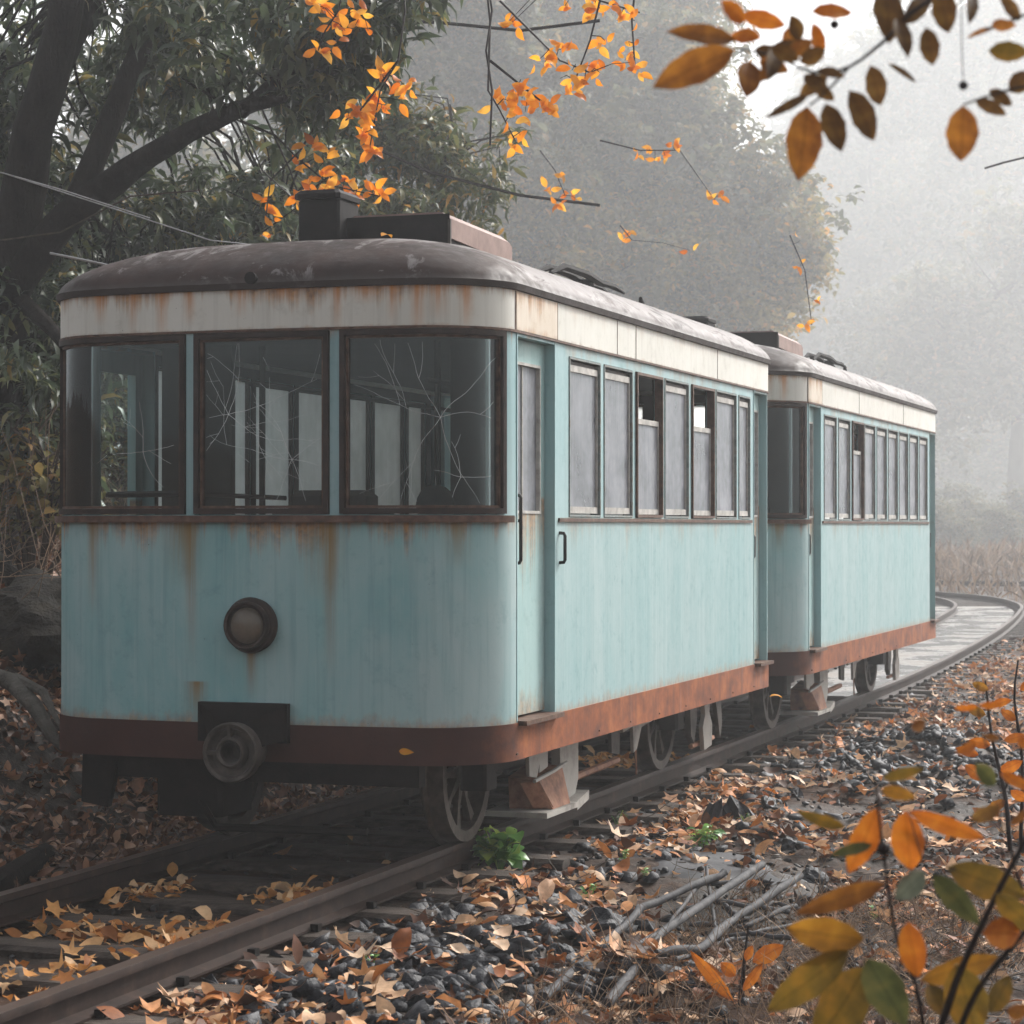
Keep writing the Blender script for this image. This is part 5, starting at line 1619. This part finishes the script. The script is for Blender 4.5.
nb = 9000
bx_ = rng.uniform(8, 34, nb); by_ = rng.uniform(50, 120, nb)
uu_, vv_ = uv_of(bx_, by_); ok_ = abs(uu_) > 2.2
bxy = np.stack([bx_, by_], 1)[ok_]
bz_ = gz(bxy[:, 0], bxy[:, 1])
tv_, tf_ = leaf_tmpl(.10, .02, .3, 3)
v_, f_ = scatter(tv_, tf_, np.stack([bxy[:, 0], bxy[:, 1], bz_], 1), rot_zyx(rng.uniform(0, 6.28, len(bxy)), -rng.uniform(.5, 1.4, len(bxy)), rng.uniform(-1, 1, len(bxy))), rng.uniform(.35, 1.1, len(bxy)) * (.5 + vnoise(bxy[:, 0] * .2, bxy[:, 1] * .1, 8)))
tag(np_obj('undergrowth', v_, f_, M['dry_grass']), 'tan undergrowth fading into the fog beyond the curve', 'undergrowth', kind='stuff')

# orange autumn sprays hanging over the roof
def spray(name, nodes, twigs, d, label, leafpx=24, seed=1, per=4, dj=.06, mat='leaf_orange'):
    r_ = random.Random(seed)
    b = P(*nodes[0][:2], d); root = empty(name, b); tag(root, label, 'branch', 'orange autumn branches above the tram')
    mb = MB()
    for tw_ in twigs:
        mb.tube([P(x, y, d) - b for x, y in tw_], [.008 - .005 * i / len(tw_) for i in range(len(tw_))], 5)
    line = []
    for tw_ in twigs:
        for (xa, ya_), (xb, yb_) in zip(tw_, tw_[1:]):
            for k in range(8): line.append((xa + (xb - xa) * k / 8, ya_ + (yb_ - ya_) * k / 8))
        line.append(tw_[-1])
    for n_ in nodes:
        q = min(line, key=lambda p_: (p_[0] - n_[0]) ** 2 + (p_[1] - n_[1]) ** 2)
        a_, c_ = P(q[0], q[1], d) - b, P(n_[0], n_[1], d) - b
        mb.tube([a_, a_.lerp(c_, .5) + Vector((r_.uniform(-.02, .02), 0, r_.uniform(0, .03))), c_], [.004, .003, .002], 4)
    mb.build('twig', M['twig_dark'], root)
    tv, tf = leaf_tmpl(.5, .07, .35, 5, .03)
    pos, ya, pi, ro, sc = [], [], [], [], []
    for x, y in [n[:2] for n in nodes]:
        p = P(x, y, d) - b + Vector((0, r_.uniform(-dj, dj), 0)); a0 = r_.uniform(0, 6.28)
        for k in range(r_.randint(per - 2, per + 2)):
            pos.append(tuple(p + Vector((r_.uniform(-.03, .03), 0, r_.uniform(-.03, .03)))))
            # fan of leaves facing roughly the open side
            ang = a0 + k * 6.28 / per + r_.uniform(-.4, .4)
            ya.append(r_.uniform(-.7, .7) + (math.pi if math.cos(ang) < 0 else 0)); pi.append(-math.asin(max(-1, min(1, math.sin(ang) * .9)))); ro.append(r_.uniform(.9, 2.2)); sc.append(leafpx / F * d * r_.uniform(.4, .78))
    v, f = scatter(tv, tf, np.array(pos), rot_zyx(np.array(ya), np.array(pi), np.array(ro)), np.array(sc))
    np_obj('foliage', v, f, M[mat], root)


spray('autumn_branch', [(322, 8), (330, 22), (345, 30), (318, 48), (335, 45), (312, 2)], [[(330, -60), (345, -20), (338, 10), (325, 30), (318, 50)]], 13.4, 'orange leaf spray hanging topmost among the dark evergreen leaves', 24, 1)
spray('autumn_branch', [(355, 25), (362, 15), (350, 12), (368, 30)], [[(372, -60), (365, -20), (360, 12)]], 13.5, 'small orange tuft right beside the topmost orange spray', 22, 2, 3)
spray('autumn_branch', [(385, 75), (405, 85), (375, 95), (370, 118), (385, 105), (365, 132), (358, 115), (400, 100), (345, 112), (370, 148)], [[(400, -60), (405, 10), (398, 60), (380, 90), (370, 145)], [(398, 60), (360, 110), (345, 120)]], 13.6, 'dense burnt-orange leaf cluster above the roof chimney', 25, 3, 5)
spray('autumn_branch', [(300, 165), (315, 172), (308, 188), (325, 160), (330, 185), (345, 178), (320, 195), (298, 180), (355, 195), (372, 190), (380, 196), (340, 200), (300, 200), (275, 222), (265, 200), (310, 148), (330, 150), (322, 176)],
      [[(240, 120), (275, 135), (300, 160), (330, 185), (380, 196)], [(262, 110), (290, 170), (300, 200)], [(330, 100), (300, 150), (270, 180), (265, 222)]], 14.8, 'widest orange leaf spray just behind the roof chimney', 23, 4, 4)
spray('autumn_branch', [(508, 100), (518, 85), (510, 118), (525, 112), (520, 135), (512, 145), (545, 105), (550, 112), (535, 100), (522, 98), (490, 100)], [[(482, -60), (490, 20), (488, 90), (500, 110), (515, 140)], [(490, 60), (515, 80), (548, 106)]], 12.6, 'long drooping orange spray hanging left of centre at the top', 22, 5, 4)
spray('autumn_branch', [(572, 70), (585, 78), (590, 65), (600, 72), (560, 78), (555, 60), (575, 85), (545, 62), (565, 48), (540, 58), (630, 62), (605, 40)], [[(500, 0), (530, 30), (560, 60), (590, 72)], [(610, -60), (600, 0), (590, 40), (575, 80)]], 12.8, 'orange spray in the middle of the top edge with many small twigs', 22, 6, 4)
spray('autumn_branch', [(600, 8), (612, 5), (622, 12), (630, 45), (625, 60), (640, 68), (595, 3), (635, 20), (565, 5), (505, 25), (512, 22)], [[(560, -40), (600, 0), (640, 12)], [(640, -60), (632, 20), (635, 65)]], 12.9, 'rightmost orange spray hanging above the hazy tree', 21, 7, 4)
spray('autumn_branch', [(560, 175), (568, 190), (558, 200), (575, 198), (550, 190)], [[(540, 150), (555, 170), (565, 195)]], 20, 'small dull orange tuft in the hazy tree behind the roof', 17, 8, 4)
spray('autumn_branch', [(650, 150), (665, 155), (675, 145), (640, 152), (655, 160), (720, 195), (712, 200)], [[(600, 140), (640, 150), (680, 150)], [(680, 150), (715, 200)]], 22, 'faint peach-coloured tuft at the right side of the hazy tree', 15, 9, 4)
spray('autumn_branch', [(630, 232), (625, 240), (690, 250), (800, 265), (815, 300), (805, 325), (800, 240)], [[(620, 225), (632, 240)], [(790, 235), (805, 270), (812, 325)]], 23.5, 'scattered faint orange leaves round the yellowing tree', 14, 10, 3)
spray('autumn_branch', [(490, 285), (448, 252), (482, 290), (270, 235)], [[(440, 255), (490, 290)]], 20, 'few orange leaves showing behind the long roof box', 16, 11, 2)
# thin bare hanging vines
for i, (pts, d, lb) in enumerate([([(486, -30), (492, 10), (486, 50), (492, 90), (490, 145)], 12.2, 'thin bare twig hanging straight down left of the long orange spray'), ([(240, 118), (262, 170), (300, 205), (262, 232)], 14.9, 'thin looping bare twig below the big dark limb'), ([(0, 240), (60, 232), (130, 196), (200, 190)], 15.2, 'thin rusty twig sloping up across the dark trunk'), ([(395, 20), (440, 22), (520, 30), (600, 20)], 19, 'thin grey branch crossing high behind the orange sprays'), ([(380, 150), (430, 172), (520, 195), (600, 205)], 21, 'thin sloping grey branch in front of the hazy tree'), ([(985, 168), (1005, 162), (1030, 156)], 30, 'short bare grey twig poking in at the right edge')]):
    mb = MB(); mb.tube([P(x, y, d) for x, y in pts], .006 if d < 18 else .014, 5)
    tag(mb.build('bare_twig', M['twig_dark'] if i != 2 else M['twig'], smooth=50), lb, 'twig')

# wires at the left
def wire(pts, lb, r=.0035):
    mb = MB(); mb.tube(pts, r, 6); tag(mb.build('overhead_wire', M['wire'], smooth=50), lb, 'wire')
roof_l = W(-.95, 1.2, 2.86)
wire([P(-60, 158, 12.4), P(0, 172, 12.4), P(100, 204, 12.4), P(210, 240, 12.5), W(-.3, 1.6, 3.09)], 'long pale wire sloping down from the left edge to the tram roof')
wire([P(-60, 166, 12.2), P(0, 172, 12.3), P(60, 189, 12.3), P(150, 218, 12.4)], 'second pale wire running just under the long one', .003)
wire([P(50, 253, 12.3), P(84, 260, 12.2), W(-.93, .75, 2.90)], 'short pale wire end tied to the left side of the tram roof', .007)

# ------------------------------------------------------------------ close foliage, out of focus
def big_leaf(parent, b, p0, p1, w, mat, rnd, bow=.12):
    """one leaf of its own: midrib from p0 to p1, width w (metres)"""
    L_ = (p1 - p0).length
    x = (p1 - p0).normalized()
    up = Vector((rnd.uniform(-.25, .25), -1, rnd.uniform(-.3, .3)))
    y = up.cross(x).normalized(); z = x.cross(y)
    n = 10; vs_ = []; fs_ = []
    for i in range(n + 1):
        t = i / n
        hw_ = w / 2 * (math.sin(math.pi * t ** .9) ** .75 if 0 < t < 1 else 0) + .0004
        zz = bow * L_ * (4 * t * (1 - t)) * .5
        for q in (-1, -.5, 0, .5, 1):
            vs_.append((t * L_, q * hw_ * (1 + .05 * math.sin(t * 23 + q * 3)), zz + .10 * w * abs(q) + .015 * w * math.sin(t * 17 + q * 4)))
    for i in range(n):
        for k in range(4):
            a = i * 5 + k; fs_.append((a, a + 1, a + 6, a + 5))
    me = bpy.data.meshes.new('leaf'); me.from_pydata(vs_, [], fs_); me.materials.append(mat)
    me.polygons.foreach_set('use_smooth', [True] * len(fs_))
    o = bpy.data.objects.new('leaf', me); COL.objects.link(o); o.parent = parent
    Mt = Matrix(((x.x, y.x, z.x, 0), (x.y, y.y, z.y, 0), (x.z, y.z, z.z, 0), (0, 0, 0, 1)))
    o.matrix_local = Matrix.Translation(p0 - b) @ Mt
    return o


def close_plant(name, label, cat, d, leaves, stems, buds=(), seed=1, dj=.12, base=None):
    r_ = random.Random(seed)
    b = base or P(*stems[0][0][0][:2], d)
    root = empty(name, b); tag(root, label, cat)
    for pts, r0, r1 in stems:
        mb = MB(); n = len(pts)
        # smooth the stem
        Q = [P(x, y, d) - b for x, y in pts]; limb(mb, Q, [r0 + (r1 - r0) * i / (n - 1) for i in range(n)], 7)
        mb.build('stem', M['twig_dark'], root, smooth=60)
    for bx_, by_, w, mt in buds:
        mb = MB(); p = P(bx_, by_, d) - b; R_ = w / 2 / F * d
        mb.lathe([(-R_, .0005), (-R_ * .6, R_ * .75), (0, R_), (R_ * .6, R_ * .8), (R_, .0005)], tuple(p), 'z', 10); mb.build('bud', M['twig_dark'], root, smooth=60)
    for x0, y0, x1, y1, w, mt in leaves:
        dd = d + r_.uniform(-dj, dj)
        big_leaf(root, b, P(x0, y0, dd), P(x1, y1, dd + r_.uniform(-.05, .05)), w / F * d * 1.08, M[mt], r_)
    return root


BR, DK, ORG = 'fl_brown', 'fl_dark', 'fl_orange'
tl = [(735, 50, 653, 88, 32, BR), (735, 40, 666, 32, 20, BR), (744, 22, 720, 0, 17, ORG), (742, 14, 786, 25, 18, ORG), (762, 38, 731, 36, 16, ORG), (750, 62, 746, 99, 24, BR), (777, 45, 768, 81, 16, DK),
      (812, 22, 822, 58, 15, ORG), (811, 12, 852, 13, 16, ORG), (808, 95, 765, 118, 9, DK), (807, 107, 798, 181, 35, BR), (826, 104, 842, 152, 22, DK), (848, 90, 873, 140, 26, DK), (870, 64, 880, 104, 21, DK),
      (888, 63, 916, 82, 6, DK), (885, -12, 889, 44, 30, DK), (897, 18, 908, 58, 16, DK), (926, 26, 933, 64, 18, DK), (938, -14, 948, 32, 24, DK), (973, -8, 969, 24, 12, DK), (995, 28, 968, 38, 7, BR), (993, 24, 1018, 24, 11, BR),
      (989, 50, 1030, 52, 18, 'fl_olive'), (963, 104, 961, 160, 29, BR), (976, 100, 1007, 115, 13, DK), (989, 90, 1012, 105, 13, DK), (1010, 92, 1032, 72, 20, DK), (800, 40, 790, 14, 16, DK), (805, 75, 830, 95, 14, DK), (770, 45, 800, 60, 14, DK), (755, 48, 785, 60, 16, DK),
      (828, 75, 800, 95, 15, DK), (905, 25, 930, -6, 18, DK), (1020, 20, 1000, -8, 12, DK), (790, 55, 812, 40, 15, BR), (770, 50, 812, 52, 20, DK), (760, 60, 790, 72, 16, BR), (800, 62, 826, 48, 16, DK), (775, 58, 760, 82, 14, BR), (786, 46, 798, 22, 15, BR), (815, 85, 835, 100, 12, DK), (818, 70, 845, 78, 12, DK)]
ts = [([(1120, -60), (1030, -25), (930, 0), (885, 40), (850, 66), (815, 72), (775, 56), (735, 48)], .0035, .0016), ([(1120, -10), (1050, 5), (1000, 25), (985, 28)], .003, .0015), ([(965, -60), (962, 20), (964, 84)], .0009, .0007), ([(1110, 70), (1030, 85), (1000, 92), (964, 104)], .003, .0015), ([(1110, 40), (1040, 50), (990, 50)], .003, .0012), ([(850, 66), (828, 90), (810, 105)], .002, .0015)]
close_plant('overhanging_branch', 'dark blurred branch with brown and orange leaves hanging into the top right corner', 'branch', 3.3, tl, ts, [(964, 85, 10, DK), (835, 24, 10, DK)], 3)


def c7(x, y): return 740 + x / 2.975, 680 + y / 2.975
raw = [(410, 375, 320, 572, 78, ORG), (490, 385, 508, 560, 92, ORG), (500, 388, 727, 470, 52, ORG), (425, 292, 548, 262, 32, 'fl_olive'), (420, 325, 524, 352, 38, 'fl_yellow'), (310, 437, 165, 388, 36, 'fl_olive'),
       (390, 490, 268, 522, 32, 'fl_green'), (430, 605, 160, 695, 58, BR), (370, 772, 138, 738, 92, 'fl_yellow'), (325, 800, 82, 982, 92, 'fl_olive'), (372, 850, 215, 1090, 140, 'fl_olive'), (376, 830, 495, 1030, 105, 'fl_green'),
       (495, 715, 527, 882, 72, ORG), (548, 570, 460, 652, 66, 'fl_grey'), (575, 580, 712, 728, 66, 'fl_green'), (610, 555, 850, 642, 95, 'fl_olive'), (760, 630, 880, 745, 70, 'fl_olive'), (715, 752, 825, 752, 84, ORG), (530, 890, 765, 820, 72, 'fl_yellow'),
       (640, 840, 700, 1050, 120, 'fl_olive'), (770, 275, 860, 325, 34, ORG), (755, 312, 695, 248, 48, 'fl_green'), (772, 370, 688, 416, 46, DK), (700, 190, 638, 215, 34, ORG), (708, 75, 638, 82, 20, ORG), (710, 75, 778, 72, 22, ORG), (505, 140, 548, 130, 34, BR),
       (790, 975, 850, 985, 50, BR), (560, 905, 610, 1010, 60, 'fl_olive'), (740, 990, 800, 880, 60, 'fl_olive'), (820, 180, 860, 190, 30, ORG), (720, 165, 770, 175, 20, BR), (800, 430, 860, 380, 24, BR)]
lv = [(*c7(a, b), *c7(c, d_), w / 2.975, m_) for a, b, c, d_, w, m_ in raw]
sm = [([(565, 1150), (520, 900), (465, 770), (432, 560), (408, 370), (396, 255)], .004, .0016), ([(575, 1100), (640, 900), (740, 680), (860, 450)], .007, .004), ([(630, 1100), (700, 930), (800, 800), (900, 690)], .006, .0035),
      ([(840, 620), (810, 530), (772, 300), (715, 140), (705, -20)], .0028, .001), ([(780, 540), (775, 430), (765, 380)], .002, .001), ([(640, 560), (560, 570), (500, 390)], .0016, .001), ([(490, 790), (400, 790), (330, 795)], .0016, .001), ([(396, 850), (520, 930), (560, 1000)], .0016, .001)]
stm = [([c7(a, b) for a, b in pts], r0, r1) for pts, r0, r1 in sm]
close_plant('autumn_shrub', 'blurred shrub with orange, ochre and olive leaves rising in the bottom right corner', 'shrub', 3.6, lv, stm, [(*c7(427, 500), 14, DK)], 5, .10)
# a slim sapling behind it and red-brown leaves standing in front of the sticks
q = gpt(733, 1015)
close_plant('leafy_sprout', 'red-brown leaves of a small sprout in front of the grey sticks', 'sprout', q.y, [(733, 1000, 690, 950, 12, ORG), (745, 960, 752, 945, 8, ORG), (752, 962, 783, 945, 16, ORG), (735, 975, 720, 962, 12, ORG), (742, 990, 762, 962, 10, ORG)], [([(736, 1030), (740, 985), (745, 950)], .004, .002)], (), 6, .05)
q = gpt(1000, 800)
sapl = [(985, 780, 965, 765, 12, ORG), (1000, 770, 1022, 760, 12, ORG), (990, 745, 968, 740, 10, ORG), (1003, 740, 1024, 735, 9, ORG), (985, 715, 965, 708, 9, 'fl_yellow'), (992, 705, 1012, 700, 8, ORG), (988, 690, 972, 683, 8, 'fl_yellow'), (1005, 800, 985, 812, 10, BR), (1010, 790, 1028, 800, 10, ORG), (978, 755, 955, 748, 9, ORG)]
close_plant('sapling', 'slim bare-stemmed sapling with a few orange leaves behind the corner shrub', 'sapling', 7.6, sapl, [([(1010, 850), (1004, 790), (992, 740), (985, 680)], .009, .003), ([(1004, 790), (1022, 755)], .004, .002)], (), 8, .1)
close_plant('sapling', 'second slim sapling touching the right edge of the view', 'sapling', 8.4, [(1015, 720, 1000, 710, 9, ORG), (1020, 690, 1030, 680, 9, ORG), (1018, 740, 1030, 745, 10, BR), (1012, 765, 998, 770, 9, ORG)], [([(1020, 850), (1022, 760), (1014, 700), (1018, 660)], .008, .003)], (), 9, .1)
# ------------------------------------------------------------------ air
import os
HZ = 0.0020
hz = NT('fog')
vol = hz.n('ShaderNodeVolumePrincipled')
vol.inputs['Color'].default_value = (0.93, 0.95, 0.97, 1)
vol.inputs['Density'].default_value = HZ
vol.inputs['Anisotropy'].default_value = 0.5
hz.t.links.new(vol.outputs[0], hz.out.inputs['Volume'])
mb = MB(); mb.box(-500, 500, -80, 520, -3.0, 92)
hzo = mb.build('haze', hz.mat); tag(hzo, kind='stuff', label='pale autumn fog filling the air', cat='fog')

# ------------------------------------------------------------------ light
w = bpy.data.worlds.new('World'); scene.world = w; w.use_nodes = True
nt = w.node_tree; nt.nodes.clear()
out = nt.nodes.new('ShaderNodeOutputWorld'); bg = nt.nodes.new('ShaderNodeBackground')
sky = nt.nodes.new('ShaderNodeTexSky'); sky.sky_type = 'NISHITA'; sky.sun_disc = False
EL, AZ = R(38), R(44)          # sun direction: azimuth from +Y towards +X
sky.sun_elevation = EL; sky.sun_rotation = AZ
sky.dust_density = 6; sky.air_density = 1.0; sky.ozone_density = 1
hs = nt.nodes.new('ShaderNodeHueSaturation'); hs.inputs['Saturation'].default_value = 0.25
nt.links.new(sky.outputs[0], hs.inputs['Color']); nt.links.new(hs.outputs[0], bg.inputs[0]); nt.links.new(bg.outputs[0], out.inputs[0])
bg.inputs[1].default_value = 0.15
sd = bpy.data.lights.new('sun', 'SUN'); sd.energy = 3.2; sd.angle = R(12); sd.color = (1, .965, .92)
so = bpy.data.objects.new('sun', sd); COL.objects.link(so)
dirv = Vector((math.sin(AZ) * math.cos(EL), math.cos(AZ) * math.cos(EL), math.sin(EL)))
so.rotation_euler = dirv.to_track_quat('Z', 'Y').to_euler(); so.location = dirv * 30

cam = bpy.data.cameras.new('camera'); co = bpy.data.objects.new('camera', cam); COL.objects.link(co)
co.location = (0, 0, CAM_H); co.rotation_euler = (R(90 + .344), 0, 0)
cam.sensor_width = 36; cam.lens = 36 * F / 1024; cam.clip_end = 1000; cam.clip_start = .05
cam.dof.use_dof = True; cam.dof.focus_distance = 11.8; cam.dof.aperture_fstop = 8
scene.camera = co
scene.render.engine = 'CYCLES'
cy = scene.cycles
cy.max_bounces = 8; cy.diffuse_bounces = 3; cy.glossy_bounces = 3; cy.transmission_bounces = 6; cy.transparent_max_bounces = 16
cy.volume_bounces = 2; cy.use_denoising = True
cy.caustics_reflective = False; cy.caustics_refractive = False
cy.sample_clamp_indirect = 8
scene.view_settings.view_transform = 'Standard'; scene.view_settings.look = 'None'
scene.view_settings.gamma = 1; scene.view_settings.exposure = 0.82
